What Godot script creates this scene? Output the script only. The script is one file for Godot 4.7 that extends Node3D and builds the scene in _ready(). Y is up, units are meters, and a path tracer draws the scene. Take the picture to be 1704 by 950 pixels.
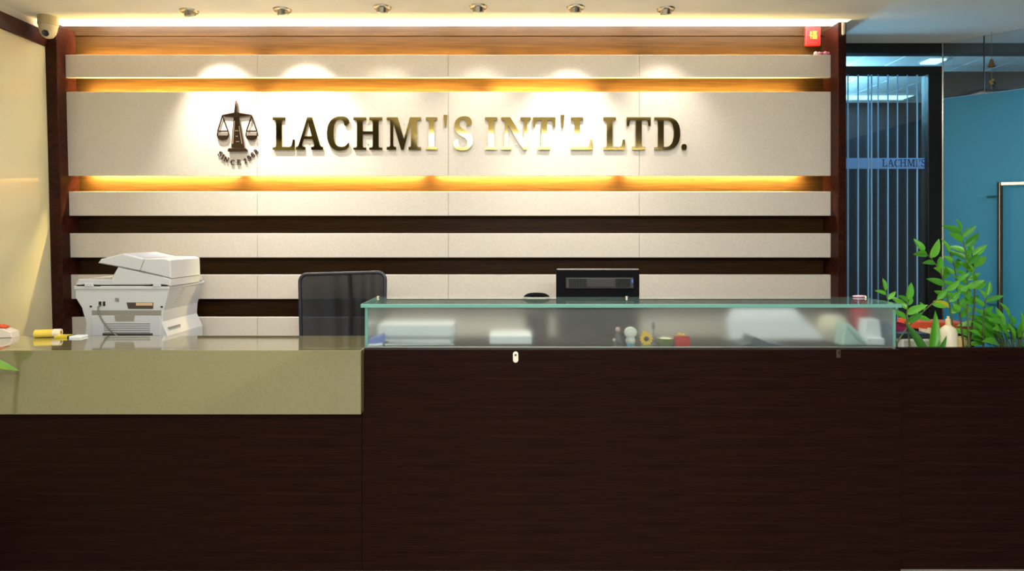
extends Node3D
# A reception: a striped, lit feature wall with lettering behind a long dark desk.
# The camera stands at x = 0, z = 0, 1.67 m up and looks along -z; "depth" below is -z.

const FPX := 1050.0
const EYE := 1.67
var M := {}
var used := {}
var rng := RandomNumberGenerator.new()

# ------------------------------------------------------------------ small helpers
func P(px: float, py: float, d: float) -> Vector3:
	return Vector3((px - 852.0) * d / FPX, EYE - (py - 390.0) * d / FPX, -d)

func X(px: float, d: float) -> float:
	return (px - 852.0) * d / FPX

func Y(py: float, d: float) -> float:
	return EYE - (py - 390.0) * d / FPX

func srgb(r: float, g: float, b: float, a := 1.0) -> Color:
	return Color(r / 255.0, g / 255.0, b / 255.0, a)

func mat(col: Color, rough := 0.6, metal := 0.0) -> StandardMaterial3D:
	var m := StandardMaterial3D.new()
	m.albedo_color = col
	m.roughness = rough
	m.metallic = metal
	return m

func glow(col: Color, energy: float) -> StandardMaterial3D:
	var m := mat(col, 0.5)
	m.emission_enabled = true
	m.emission = col
	m.emission_energy_multiplier = energy
	return m

func pane(col: Color, alpha := 0.06, rough := 0.02) -> StandardMaterial3D:
	var m := mat(col, rough)
	m.albedo_color.a = alpha
	m.transparency = BaseMaterial3D.TRANSPARENCY_ALPHA
	return m

func noise_tex(seed_: int, w: int, h: int, fx: float, fy: float, lo: Color, hi: Color, oct := 4, power := 1.0) -> ImageTexture:
	var n := FastNoiseLite.new()
	n.seed = seed_
	n.noise_type = FastNoiseLite.TYPE_SIMPLEX_SMOOTH
	n.frequency = 1.0
	n.fractal_type = FastNoiseLite.FRACTAL_FBM
	n.fractal_octaves = oct
	var im := Image.create(w, h, false, Image.FORMAT_RGB8)
	for y in h:
		for x in w:
			# a torus in the noise keeps the picture seamless along both sides
			var a := TAU * x / w
			var b := TAU * y / h
			var v := n.get_noise_3d(fx * cos(a) + 7.0, fx * sin(a) + fy * cos(b), fy * sin(b) + 3.0) * 0.5 + 0.5
			v = pow(clampf((v - 0.2) / 0.6, 0.0, 1.0), power)
			im.set_pixel(x, y, lo.lerp(hi, v))
	return ImageTexture.create_from_image(im)

func tri(st: SurfaceTool, a: Vector3, b: Vector3, c: Vector3, hint: Vector3, sg := -1) -> void:
	st.set_smooth_group(sg)
	if (c - a).cross(b - a).dot(hint) >= 0.0:
		st.add_vertex(a); st.add_vertex(b); st.add_vertex(c)
	else:
		st.add_vertex(a); st.add_vertex(c); st.add_vertex(b)

func quad(st: SurfaceTool, a: Vector3, b: Vector3, c: Vector3, d: Vector3, hint: Vector3, sg := -1) -> void:
	tri(st, a, b, c, hint, sg)
	tri(st, a, c, d, hint, sg)

func nst() -> SurfaceTool:
	var st := SurfaceTool.new()
	st.begin(Mesh.PRIMITIVE_TRIANGLES)
	return st

# a box with chamfered edges
func bx(st: SurfaceTool, c: Vector3, s: Vector3, bev := 0.0, t := Transform3D()) -> void:
	var h := s * 0.5
	var b := minf(bev, minf(h.x, minf(h.y, h.z)) * 0.9)
	var pt := func(sx: float, sy: float, sz: float, k: int) -> Vector3:
		var v := Vector3(sx * (h.x - b), sy * (h.y - b), sz * (h.z - b))
		v[k] = [sx, sy, sz][k] * h[k]
		return t * (c + v)
	var mid := t * c
	for k in 3:
		for s0 in [-1.0, 1.0]:
			var q := []
			for w in [[-1.0, -1.0], [1.0, -1.0], [1.0, 1.0], [-1.0, 1.0]]:
				var sg := [0.0, 0.0, 0.0]
				sg[k] = s0
				sg[(k + 1) % 3] = w[0]
				sg[(k + 2) % 3] = w[1]
				q.append(pt.call(sg[0], sg[1], sg[2], k))
			var n3 := Vector3.ZERO
			n3[k] = s0
			quad(st, q[0], q[1], q[2], q[3], t.basis * n3)
	if b <= 0.0:
		return
	for k in 3:
		var i := (k + 1) % 3
		var j := (k + 2) % 3
		for si in [-1.0, 1.0]:
			for sj in [-1.0, 1.0]:
				var sg := [0.0, 0.0, 0.0]
				sg[i] = si
				sg[j] = sj
				var q := []
				for w in [[-1.0, i], [1.0, i], [1.0, j], [-1.0, j]]:
					sg[k] = w[0]
					q.append(pt.call(sg[0], sg[1], sg[2], w[1]))
				quad(st, q[0], q[1], q[2], q[3], (q[0] + q[2]) * 0.5 - mid)
	for sx in [-1.0, 1.0]:
		for sy in [-1.0, 1.0]:
			for sz in [-1.0, 1.0]:
				var a: Vector3 = pt.call(sx, sy, sz, 0)
				tri(st, a, pt.call(sx, sy, sz, 1), pt.call(sx, sy, sz, 2), a - mid)

# a box between two corners (x0..x1, y0..y1, depth d0 near .. d1 far)
func bxd(st: SurfaceTool, x0: float, x1: float, y0: float, y1: float, d0: float, d1: float, bev := 0.0) -> void:
	bx(st, Vector3((x0 + x1) / 2, (y0 + y1) / 2, -(d0 + d1) / 2), Vector3(absf(x1 - x0), absf(y1 - y0), absf(d1 - d0)), bev)

# a flat outline (x, y) extruded from z0 (back) to z1 (front), with an optional chamfer on the front
func prism(st: SurfaceTool, poly: PackedVector2Array, z0: float, z1: float, bev := 0.0, t := Transform3D()) -> void:
	var n := poly.size()
	var area := 0.0
	for i in n:
		area += poly[i].cross(poly[(i + 1) % n])
	var sgn := 1.0 if area > 0 else -1.0
	var inner := PackedVector2Array()
	for i in n:
		var e0 := (poly[i] - poly[(i + n - 1) % n]).normalized()
		var e1 := (poly[(i + 1) % n] - poly[i]).normalized()
		var n0 := Vector2(-e0.y, e0.x) * sgn
		var n1 := Vector2(-e1.y, e1.x) * sgn
		var mm := n0 + n1
		inner.append(poly[i] + mm * (bev / maxf(0.35, 1.0 + n0.dot(n1))))
	var idx := Geometry2D.triangulate_polygon(poly)
	for k in range(0, idx.size(), 3):
		var f := []
		var b := []
		for q in 3:
			var v := inner[idx[k + q]]
			var w := poly[idx[k + q]]
			f.append(t * Vector3(v.x, v.y, z1))
			b.append(t * Vector3(w.x, w.y, z0))
		tri(st, f[0], f[1], f[2], t.basis * Vector3(0, 0, 1))
		tri(st, b[0], b[1], b[2], t.basis * Vector3(0, 0, -1))
	for i in n:
		var a := poly[i]
		var c := poly[(i + 1) % n]
		var e := (c - a)
		var hint := t.basis * (Vector3(e.y, -e.x, 0) * sgn)
		var zf := z1 - bev
		quad(st, t * Vector3(a.x, a.y, z0), t * Vector3(c.x, c.y, z0), t * Vector3(c.x, c.y, zf), t * Vector3(a.x, a.y, zf), hint)
		if bev > 0.0:
			var ia := inner[i]
			var ic := inner[(i + 1) % n]
			quad(st, t * Vector3(a.x, a.y, zf), t * Vector3(c.x, c.y, zf), t * Vector3(ic.x, ic.y, z1), t * Vector3(ia.x, ia.y, z1), hint + t.basis * Vector3(0, 0, e.length()))

# a turned shape: profile of (radius, height) round the y axis
func lathe(st: SurfaceTool, prof: Array, n := 24, t := Transform3D()) -> void:
	var sg := 1
	for i in prof.size() - 1:
		var a: Vector2 = prof[i]
		var b: Vector2 = prof[i + 1]
		if i > 0:
			var e0: Vector2 = (a - prof[i - 1]).normalized()
			if e0.dot((b - a).normalized()) < 0.82:
				sg += 1
		for k in n:
			var u := TAU * k / n
			var v := TAU * (k + 1) / n
			var cu := Vector3(cos(u), 0, sin(u))
			var cv := Vector3(cos(v), 0, sin(v))
			var e := b - a
			var cm := (cu + cv).normalized()
			var hint := t.basis * (cm * e.y + Vector3(0, -e.x, 0))
			var p0 := t * (cu * a.x + Vector3(0, a.y, 0))
			var p1 := t * (cv * a.x + Vector3(0, a.y, 0))
			var p2 := t * (cv * b.x + Vector3(0, b.y, 0))
			var p3 := t * (cu * b.x + Vector3(0, b.y, 0))
			if a.x > 1e-6:
				tri(st, p0, p1, p2, hint, sg)
			if b.x > 1e-6:
				tri(st, p0, p2, p3, hint, sg)

# a round bar along a line of points; r0 at the start, r1 at the end
func tube(st: SurfaceTool, pts: Array, r0: float, r1 := -1.0, n := 8) -> void:
	if r1 < 0.0:
		r1 = r0
	var rings := []
	var side := Vector3.ZERO
	for i in pts.size():
		var dir: Vector3 = (pts[mini(i + 1, pts.size() - 1)] - pts[maxi(i - 1, 0)]).normalized()
		if i == 0:
			side = dir.cross(Vector3.UP if absf(dir.y) < 0.9 else Vector3.RIGHT).normalized()
		side = (side - dir * side.dot(dir)).normalized()
		var other := dir.cross(side)
		var r := lerpf(r0, r1, float(i) / maxf(1, pts.size() - 1))
		var ring := []
		for k in n:
			ring.append(pts[i] + (side * cos(TAU * k / n) + other * sin(TAU * k / n)) * r)
		rings.append(ring)
	for i in pts.size() - 1:
		for k in n:
			var m := (k + 1) % n
			var mid: Vector3 = (pts[i] + pts[i + 1]) * 0.5
			quad(st, rings[i][k], rings[i][m], rings[i + 1][m], rings[i + 1][k], (rings[i][k] + rings[i + 1][m]) * 0.5 - mid, 1)
	for e in [0, pts.size() - 1]:
		var out: Vector3 = pts[0] - pts[1] if e == 0 else pts[e] - pts[e - 1]
		for k in n:
			tri(st, pts[e], rings[e][k], rings[e][(k + 1) % n], out)

func ball(st: SurfaceTool, c: Vector3, r: Vector3, n := 16) -> void:
	var prof := []
	for i in 11:
		var a := -PI / 2 + PI * i / 10.0
		prof.append(Vector2(maxf(0.0, cos(a)), sin(a)))
	prof[0].x = 0.0
	prof[10].x = 0.0
	lathe(st, prof, n, Transform3D(Basis.from_scale(r), c))

func curve(pts: Array, n: int) -> Array:
	var c := Curve3D.new()
	for i in pts.size():
		var tan_: Vector3 = (pts[mini(i + 1, pts.size() - 1)] - pts[maxi(i - 1, 0)]) / 6.0
		c.add_point(pts[i], -tan_, tan_)
	var out := []
	for i in n + 1:
		out.append(c.sample_baked(c.get_baked_length() * i / n, true))
	return out

func nm(called: String) -> String:
	if not used.has(called):
		used[called] = 0
		return called
	used[called] += 1
	return "%s_%03d" % [called, used[called]]

# one mesh under a thing (or, with parent null, a top-level one)
func put(called: String, st, m: Material, parent: Node3D = null) -> MeshInstance3D:
	var o := MeshInstance3D.new()
	if st is SurfaceTool:
		st.generate_normals()
		o.mesh = st.commit()
	else:
		o.mesh = st
	o.material_override = m
	if parent:
		o.name = called
		parent.add_child(o, true)
	else:
		o.name = nm(called)
		add_child(o, true)
	return o

# pieces too small to pick apart stay one part
func bits(o: Node3D) -> void:
	o.set_meta("kind", "stuff")

func tag(o: Node3D, label: String, category: String, group := "", kind := "") -> Node3D:
	o.set_meta("label", label)
	o.set_meta("category", category)
	if group: o.set_meta("group", group)
	if kind: o.set_meta("kind", kind)
	return o

func thing(called: String, label: String, category: String, at := Vector3.ZERO, turn := 0.0, group := "", kind := "") -> Node3D:
	var o := Node3D.new()
	o.name = nm(called)
	o.position = at
	o.rotation.y = turn
	add_child(o, true)
	tag(o, label, category, group, kind)
	return o

func area(called: String, at: Vector3, size: Vector2, towards: Vector3, col: Color, energy: float) -> void:
	var l := AreaLight3D.new()
	l.name = nm(called)
	l.area_size = size
	l.light_color = col
	l.light_energy = energy
	l.area_normalize_energy = true
	l.shadow_enabled = true
	l.area_range = 20.0
	add_child(l, true)
	var up := Vector3.UP if absf(towards.normalized().y) < 0.9 else Vector3.FORWARD
	l.look_at_from_position(at, at + towards, up)

# ------------------------------------------------------------------ materials
func make_materials() -> void:
	var wood_t := noise_tex(3, 256, 256, 0.5, 4.5, srgb(165, 160, 158), srgb(255, 255, 255), 4)
	var wood := mat(srgb(64, 43, 21), 0.36)
	wood.albedo_texture = wood_t
	wood.metallic_specular = 0.2
	wood.uv1_triplanar = true
	wood.uv1_world_triplanar = true
	wood.uv1_scale = Vector3(0.9, 7.0, 7.0)
	M.wood = wood
	var desk: StandardMaterial3D = wood.duplicate()
	desk.albedo_color = srgb(40, 20, 15)
	desk.metallic_specular = 0.15
	desk.roughness = 0.42
	M.desk = desk
	var post: StandardMaterial3D = wood.duplicate()
	post.albedo_color = srgb(60, 28, 20)
	post.uv1_scale = Vector3(7.0, 0.9, 7.0)
	post.roughness = 0.35
	M.post = post
	var stone_t := noise_tex(11, 256, 256, 5.0, 5.0, srgb(244, 242, 238), srgb(255, 255, 255), 5)
	var stone := mat(srgb(200, 193, 184), 0.42)
	stone.albedo_texture = stone_t
	stone.uv1_triplanar = true
	stone.uv1_world_triplanar = true
	stone.uv1_scale = Vector3(1.6, 1.6, 1.6)
	M.stone = stone
	var counter: StandardMaterial3D = stone.duplicate()
	counter.albedo_color = srgb(126, 122, 86)
	counter.roughness = 0.1
	counter.metallic_specular = 0.7
	counter.clearcoat_enabled = true
	counter.clearcoat = 1.0
	counter.clearcoat_roughness = 0.05
	M.counter = counter
	M.ceiling = mat(srgb(242, 239, 234), 0.9)
	M.white = mat(srgb(240, 236, 226), 0.7)
	var cream := mat(srgb(205, 198, 164), 0.5)
	cream.clearcoat_enabled = true
	cream.clearcoat = 1.0
	cream.clearcoat_roughness = 0.03
	M.cream_glass = cream
	M.floor = mat(srgb(150, 146, 138), 0.35)
	M.dark_wall = mat(srgb(22, 17, 17), 0.8)
	M.dark_wall.metallic_specular = 0.2
	M.lobby_wall = mat(srgb(30, 24, 20), 0.8)
	M.black = mat(srgb(18, 18, 20), 0.4)
	M.plastic = mat(srgb(196, 198, 204), 0.42)
	M.plastic_grey = mat(srgb(128, 126, 122), 0.5)
	M.plastic_dark = mat(srgb(15, 15, 18), 0.5)
	M.plastic_dark.metallic_specular = 0.15
	M.steel = mat(srgb(190, 185, 175), 0.25, 1.0)
	M.letter = mat(srgb(205, 182, 112), 0.06, 1.0)
	M.bronze = mat(srgb(112, 92, 78), 0.16, 1.0)
	M.paper = mat(srgb(236, 243, 252), 0.8)
	M.edge = mat(srgb(128, 176, 172), 0.15)
	M.edge.backlight_enabled = true
	M.edge.backlight = srgb(120, 200, 190)

# ------------------------------------------------------------------ scene
func _ready() -> void:
	rng.seed = 20
	# camera: level, the lens shifted down so that the horizon lies at 390 of 950 pixels
	var cam := Camera3D.new()
	cam.name = "camera"
	cam.position = Vector3(0, EYE, 0)
	cam.projection = Camera3D.PROJECTION_FRUSTUM
	cam.near = 0.05
	cam.far = 60.0
	cam.size = 0.05 * 950.0 / FPX
	cam.frustum_offset = Vector2(0, -0.05 * 85.0 / FPX)
	add_child(cam)
	cam.current = true
	var we := WorldEnvironment.new()
	we.name = "environment"
	var env := Environment.new()
	env.background_mode = Environment.BG_COLOR
	env.background_color = Color(0.02, 0.02, 0.025)
	env.tonemap_mode = Environment.TONE_MAPPER_LINEAR
	env.tonemap_exposure = 1.58
	env.sdfgi_enabled = true
	env.ssao_enabled = true
	env.ssil_enabled = true
	we.environment = env
	add_child(we)
	make_materials()
	area("unseen_desk_light", Vector3(-0.2, 3.005, -3.0), Vector2(3.8, 0.24), Vector3.DOWN, Color(1.0, 0.99, 0.95), 2.7)  # unseen ceiling strip, placed to light counter, printer and case from above
	# unseen lobby panels over and behind the viewer, then the cool office lamps
	area("unseen_lobby_light", Vector3(-0.1, 3.005, 0.55), Vector2(2.3, 0.9), Vector3.DOWN, Color(1.0, 1.0, 0.99), 9.0)  # out of view, placed to shine in the letters and light the room
	area("unseen_rear_light", Vector3(0.9, 3.005, 2.75), Vector2(3.2, 0.8), Vector3.DOWN, Color(1.0, 0.99, 0.95), 33.0)  # out of view, placed to light the striped wall from the front
	area("office_panel_light", Vector3(3.4, 2.955, -6.0), Vector2(0.75, 0.2), Vector3.DOWN, Color(0.5, 0.82, 1.0), 2.0)
	area("office_spot_light", Vector3(3.19, 2.955, -4.78), Vector2(0.12, 0.12), Vector3.DOWN, Color(0.5, 0.82, 1.0), 0.02)
	area("unseen_square_light", Vector3(4.5, 2.9, -4.5), Vector2(0.5, 0.5), Vector3.DOWN, Color(0.5, 0.82, 1.0), 4.5)  # out of view, placed to light the frosted pane from behind

	area("unseen_uplight_light", Vector3(2.36, 2.765, -5.6), Vector2(0.09, 0.96), Vector3.UP, Color(0.5, 0.82, 1.0), 8.5)  # unseen, placed to brighten the office ceiling

	shell()
	feature_wall()
	wall_lights()
	right_side()
	sign_and_emblem()
	desk_and_counter()
	glass_case()
	printer()
	chair()
	monitor()
	small_fixtures()
	case_contents()
	right_clutter()
	plants()
	left_clutter()

# ------------------------------------------------------------------ the room
const CEIL := 3.05
const LEFT := -3.05
func shell() -> void:
	var st := nst()
	bxd(st, -3.3, 5.2, -0.1, 0.0, -3.7, 6.6)
	tag(put("floor", st, M.floor), "pale grey polished floor at the foot of the desk", "floor", "", "structure")
	st = nst()
	bxd(st, -3.3, 2.18, CEIL, CEIL + 0.12, -3.7, 4.047)
	bxd(st, 2.18, 5.2, CEIL, CEIL + 0.12, -3.7, 4.64)
	bxd(st, -3.3, 2.3, CEIL + 0.30, CEIL + 0.42, 3.9, 4.5)
	bxd(st, -3.3, 2.18, CEIL + 0.12, CEIL + 0.30, 3.9, 3.93)
	bxd(st, 2.18, 2.3, CEIL + 0.12, CEIL + 0.42, 3.9, 4.5)
	tag(put("ceiling", st, M.ceiling), "smooth cream ceiling with a slot along the striped wall", "ceiling", "", "structure")
	# left wall: glossy cream panel under a dark wooden beam, with a dark post at the corner
	var w := thing("wall_left", "glossy pale yellow side wall reflecting the stripes", "wall", Vector3.ZERO, 0, "", "structure")
	st = nst()
	# its face leans a little, like the post it meets
	prism(st, PackedVector2Array([Vector2(LEFT - 0.12, 0), Vector2(-2.972, 0), Vector2(-3.047, 2.90), Vector2(LEFT - 0.12, 2.90)]), -4.118, 3.6)
	put("glossy_panel", st, M.cream_glass, w)
	st = nst()
	bxd(st, LEFT - 0.2, LEFT - 0.01, 2.99, CEIL + 0.3, -3.7, 4.5)
	bxd(st, LEFT - 0.2, LEFT - 0.12, 0, 2.99, -3.7, 4.5)
	put("plaster", st, M.ceiling, w)
	st = nst()
	bxd(st, LEFT - 0.12, LEFT + 0.02, 2.895, 2.995, -3.7, 4.12, 0.003)
	put("beam", st, M.post, w)
	st = nst()
	bxd(st, -3.3, 5.2, 0, CEIL, -3.7, -3.55)
	tag(put("wall_front", st, M.lobby_wall), "dim brown lobby wall facing the desk", "wall", "", "structure")
	st = nst()
	bxd(st, 4.9, 5.2, 0, CEIL + 0.1, -3.7, 6.6)
	tag(put("wall_right", st, M.lobby_wall), "dim brown wall at the far right of the lobby", "wall", "", "structure")
	# unseen lobby light panel overhead, placed to be reflected in the sign letters
	var lp := thing("unseen_light_panel", "unseen large warm light panel in the lobby ceiling, reflected in the letters", "light", Vector3(-0.1, CEIL, 0.55))
	st = nst()
	bx(st, Vector3(0, -0.012, 0), Vector3(2.4, 0.024, 1.0), 0.004)
	put("frame", st, M.steel, lp)
	st = nst()
	bx(st, Vector3(0, -0.026, 0), Vector3(2.3, 0.006, 0.9))
	put("diffuser", st, glow(Color(1.0, 0.88, 0.56), 0.5), lp)
	lp = thing("unseen_light_panel", "unseen narrow white light strip above the desk, lighting it from above", "light", Vector3(-0.2, CEIL, -3.0))  # out of view, lights the desk top and what stands on it
	st = nst()
	bx(st, Vector3(0, -0.012, 0), Vector3(3.9, 0.024, 0.3), 0.004)
	put("frame", st, M.steel, lp)
	st = nst()
	bx(st, Vector3(0, -0.026, 0), Vector3(3.8, 0.006, 0.24))
	put("diffuser", st, glow(Color(1.0, 1.0, 0.99), 1.0), lp)
	lp = thing("unseen_light_panel", "unseen long white light panel behind the viewer, lighting the striped wall", "light", Vector3(0.9, CEIL, 2.75))  # out of view, its light falls frontally on the stone bands
	st = nst()
	bx(st, Vector3(0, -0.012, 0), Vector3(3.3, 0.024, 0.9), 0.004)
	put("frame", st, M.steel, lp)
	st = nst()
	bx(st, Vector3(0, -0.026, 0), Vector3(3.2, 0.006, 0.8))
	put("diffuser", st, glow(Color(1.0, 0.98, 0.94), 1.1), lp)
	# unseen dark boards that give the sign letters their dark reflections
	for s in [-1.0, 1.0]:
		st = nst()
		bx(st, Vector3(s * 2.35 - 0.1, CEIL - 0.02, 0.6), Vector3(2.0, 0.04, 2.8), 0.004)
		tag(put("unseen_ceiling_board", st, M.black), "unseen dark ceiling board %s of the lobby light panel, reflected in the letters" % ("left" if s < 0 else "right"), "ceiling board", "", "structure")

# rows of stone: top px, bottom px, left px
const ROWS := [[91.0, 129.0, 98.0], [152.5, 292.5, 103.0], [318.5, 359.0, 106.5], [388.0, 428.5, 110.0], [457.0, 497.5, 113.0], [527.5, 806.0, 118.0]]
const DP := 4.20     # front of the stone panels
const DW := 4.30     # front of the wood behind them
func feature_wall() -> void:
	var w := thing("wall_back", "striped feature wall of beige stone bands over dark wood", "wall", Vector3.ZERO, 0, "", "structure")
	var st := nst()
	bxd(st, LEFT - 0.2, 2.15, 0, CEIL + 0.32, DW + 0.012, DW + 0.2)
	put("backing", st, M.white, w)
	# wood bands, one board each (the uppermost of two)
	var wood_x0 := X(106, DW) - 0.06
	var wood_x1 := X(1383, DW) + 0.03
	var bands := [[44.0, 60.0, 0.008], [60.6, 100.0, 0.0], [125.0, 160.0, 0.0], [286.0, 325.0, 0.0], [352.0, 394.0, 0.0], [421.0, 463.0, 0.0], [490.0, 534.0, 0.0]]
	for b in bands:
		st = nst()
		bxd(st, wood_x0, wood_x1, Y(b[1], DW), Y(b[0], DW), DW - b[2], DW + 0.012, 0.0015)
		put("wood_board", st, M.wood, w)
	var joints := [0.0, 428.0, 746.0, 1064.0, 1383.0]
	for r in ROWS:
		for k in 4:
			var a: float = r[2] if k == 0 else joints[k]
			var x0 := X(a, DP) + (0.0 if k == 0 else 0.0008)
			var x1 := X(joints[k + 1], DP) - 0.0008
			var y0 := maxf(0.1, Y(r[1], DP))
			st = nst()
			bxd(st, x0, x1, y0, Y(r[0], DP), DP, DP + 0.022, 0.002)
			# an unseen batten carries each slab and stops tube light leaking past
			bx(st, Vector3((x0 + x1) / 2, (y0 + Y(r[0], DP)) / 2, -(DP + 0.061)), Vector3(x1 - x0, 0.03, 0.078))
			put("stone_panel", st, M.stone, w)
	st = nst()
	bxd(st, LEFT + 0.1, 2.1, 0.0, 0.1, DP + 0.01, DW + 0.012, 0.002)
	tag(put("baseboard_back", st, M.post), "dark skirting under the striped wall", "baseboard", "", "structure")
	# corner posts: the left one leans a little, as the photograph has it
	st = nst()
	var q := []
	for c in [[72.0, 70.0], [94.0, 70.0], [106.5, 560.0], [88.0, 560.0]]:
		q.append(Vector2(X(c[0], 4.12), Y(c[1], 4.12)))
	var k0: float = (q[3].x - q[0].x) / (q[3].y - q[0].y)
	var k1: float = (q[2].x - q[1].x) / (q[2].y - q[1].y)
	var pl := PackedVector2Array([Vector2(q[0].x + k0 * (0.0 - q[0].y), 0), Vector2(q[1].x + k1 * (0.0 - q[1].y), 0), Vector2(q[1].x + k1 * (CEIL - q[1].y), CEIL), Vector2(q[0].x + k0 * (CEIL - q[0].y), CEIL)])
	prism(st, pl, -4.32, -4.12, 0.003)
	tag(put("trim", st, M.post), "dark wooden corner post at the left end of the striped wall", "post", "", "structure").name = "trim_1"
	st = nst()
	bxd(st, X(1395, 4.10), X(1408.5, 4.10), 0, CEIL, 4.10, 4.46, 0.003)
	tag(put("trim", st, M.post), "dark wooden corner post at the right end of the striped wall", "post", "", "structure").name = "trim_2"

# fluorescent tubes hidden behind the stone and in the ceiling slot
func wall_lights() -> void:
	var warm := Color(1.0, 0.88, 0.53)
	var runs := [
		["top", 91.0, 1.0, [[125.0, 415.0, 0.55], [440.0, 810.0, 0.5], [830.0, 1060.0, 0.25], [1085.0, 1350.0, 0.22]]],
		["under", 152.5, 1.0, [[135.0, 412.0, 1.0], [436.0, 790.0, 1.15], [815.0, 990.0, 1.0], [1015.0, 1335.0, 0.8]]],
		["over", 292.5, -1.0, [[135.0, 383.0, 1.0], [405.0, 700.0, 1.15], [724.0, 1022.0, 1.15], [1046.0, 1340.0, 1.0]]],
	]
	var where := {"top": "behind the topmost stone band", "under": "behind the upper edge of the lettered stone band", "over": "behind the lower edge of the lettered stone band"}
	var nth := ["first", "second", "third", "last"]
	for r in runs:
		for k in 4:
			var t = r[3][k]
			var d := 4.236
			var y: float = Y(r[1], DP) - r[2] * 0.024
			var x0 := X(t[0], DP)
			var x1 := X(t[1], DP)
			var o := thing("tube_lamp", "warm tube light %s, %s from the left" % [where[r[0]], nth[k]], "light", Vector3((x0 + x1) / 2, y, -d), 0, "hidden tubes of the striped wall")
			var st := nst()
			tube(st, [Vector3((x0 - x1) / 2, 0, 0), Vector3((x1 - x0) / 2, 0, 0)], 0.008, -1, 10)
			put("glowing_tube", st, glow(warm, 1.0), o)
			st = nst()
			bx(st, Vector3(0, -0.010 * r[2], -0.006), Vector3(x1 - x0, 0.006, 0.024))
			put("batten", st, M.white, o)
			area("tube_light", Vector3((x0 + x1) / 2, y + r[2] * 0.006, -d - 0.010), Vector2(x1 - x0, 0.012), Vector3(0, r[2] * 0.75, -1), warm, 2.5 * t[2])
	for k in 4:
		var x0 := -2.98 + k * 1.275
		var o := thing("slot_lamp", "warm white tube light in the ceiling slot, %s from the left" % nth[k], "light", Vector3(x0 + 0.63, CEIL + 0.15, -4.0), 0, "tubes in the ceiling slot")
		var st := nst()
		tube(st, [Vector3(-0.6, 0, 0), Vector3(0.6, 0, 0)], 0.012, -1, 10)
		put("glowing_tube", st, glow(Color(1, 0.95, 0.84), 1.5), o)
		st = nst()
		bx(st, Vector3(0, -0.022, 0), Vector3(1.2, 0.016, 0.04), 0.002)
		put("batten", st, M.white, o)
		area("slot_light", Vector3(x0 + 0.63, CEIL + 0.15, -4.018), Vector2(1.2, 0.02), Vector3(0, 0.0, -1), Color(1, 1, 0.98), 1.35)
	# six adjustable downlights
	var spots := [[315.0, 18.0, 385.0, 262.0, 1.9], [470.0, 16.0, 520.0, 255.0, 1.9], [636.0, 12.0, 640.0, 250.0, 0.32], [796.0, 11.0, 800.0, 250.0, 0.36], [958.0, 12.0, 945.0, 285.0, 1.5], [1108.0, 15.0, 1110.0, 240.0, 0.5]]
	for i in 6:
		var s = spots[i]
		var d: float = (CEIL - EYE) * FPX / (390.0 - s[1])
		var at := Vector3(X(s[0], d), CEIL, -d)
		var o := thing("downlight", "small round recessed downlight, %s from the left in the row before the striped wall" % ["first", "second", "third", "fourth", "fifth", "sixth"][i], "downlight", at, 0, "row of ceiling downlights")
		var st := nst()
		lathe(st, [Vector2(0.034, -0.004), Vector2(0.036, -0.012), Vector2(0.052, -0.008), Vector2(0.056, 0.0)], 28)
		put("rim", st, M.steel, o)
		st = nst()
		var target := P(s[2], s[3], DP)
		var aim := (target - at).normalized()
		var tilt := Basis(Quaternion(Vector3.DOWN, aim))
		lathe(st, [Vector2(0.0, 0.018), Vector2(0.033, 0.018), Vector2(0.035, -0.02), Vector2(0.030, -0.026), Vector2(0.026, -0.016), Vector2(0.0, -0.012)], 24, Transform3D(tilt, Vector3(0, -0.006, 0)))
		put("gimbal", st, M.steel, o)
		st = nst()
		lathe(st, [Vector2(0.0, -0.019), Vector2(0.02, -0.018), Vector2(0.022, -0.014), Vector2(0, -0.014)], 20, Transform3D(tilt, Vector3(0, -0.006, 0)))
		put("lamp_face", st, glow(Color(1, 0.93, 0.8), 3.0), o)
		var l := SpotLight3D.new()
		l.name = nm("downlight_beam")
		l.light_color = Color(1.0, 0.96, 0.9)
		l.light_energy = s[4]
		l.spot_angle = 38.0
		l.spot_angle_attenuation = 1.0
		l.spot_range = 15.0
		l.spot_attenuation = 2.0
		l.light_size = 0.03
		l.shadow_enabled = true
		add_child(l, true)
		l.look_at_from_position(at + aim * 0.05 + Vector3(0, -0.006, 0), target)

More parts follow.
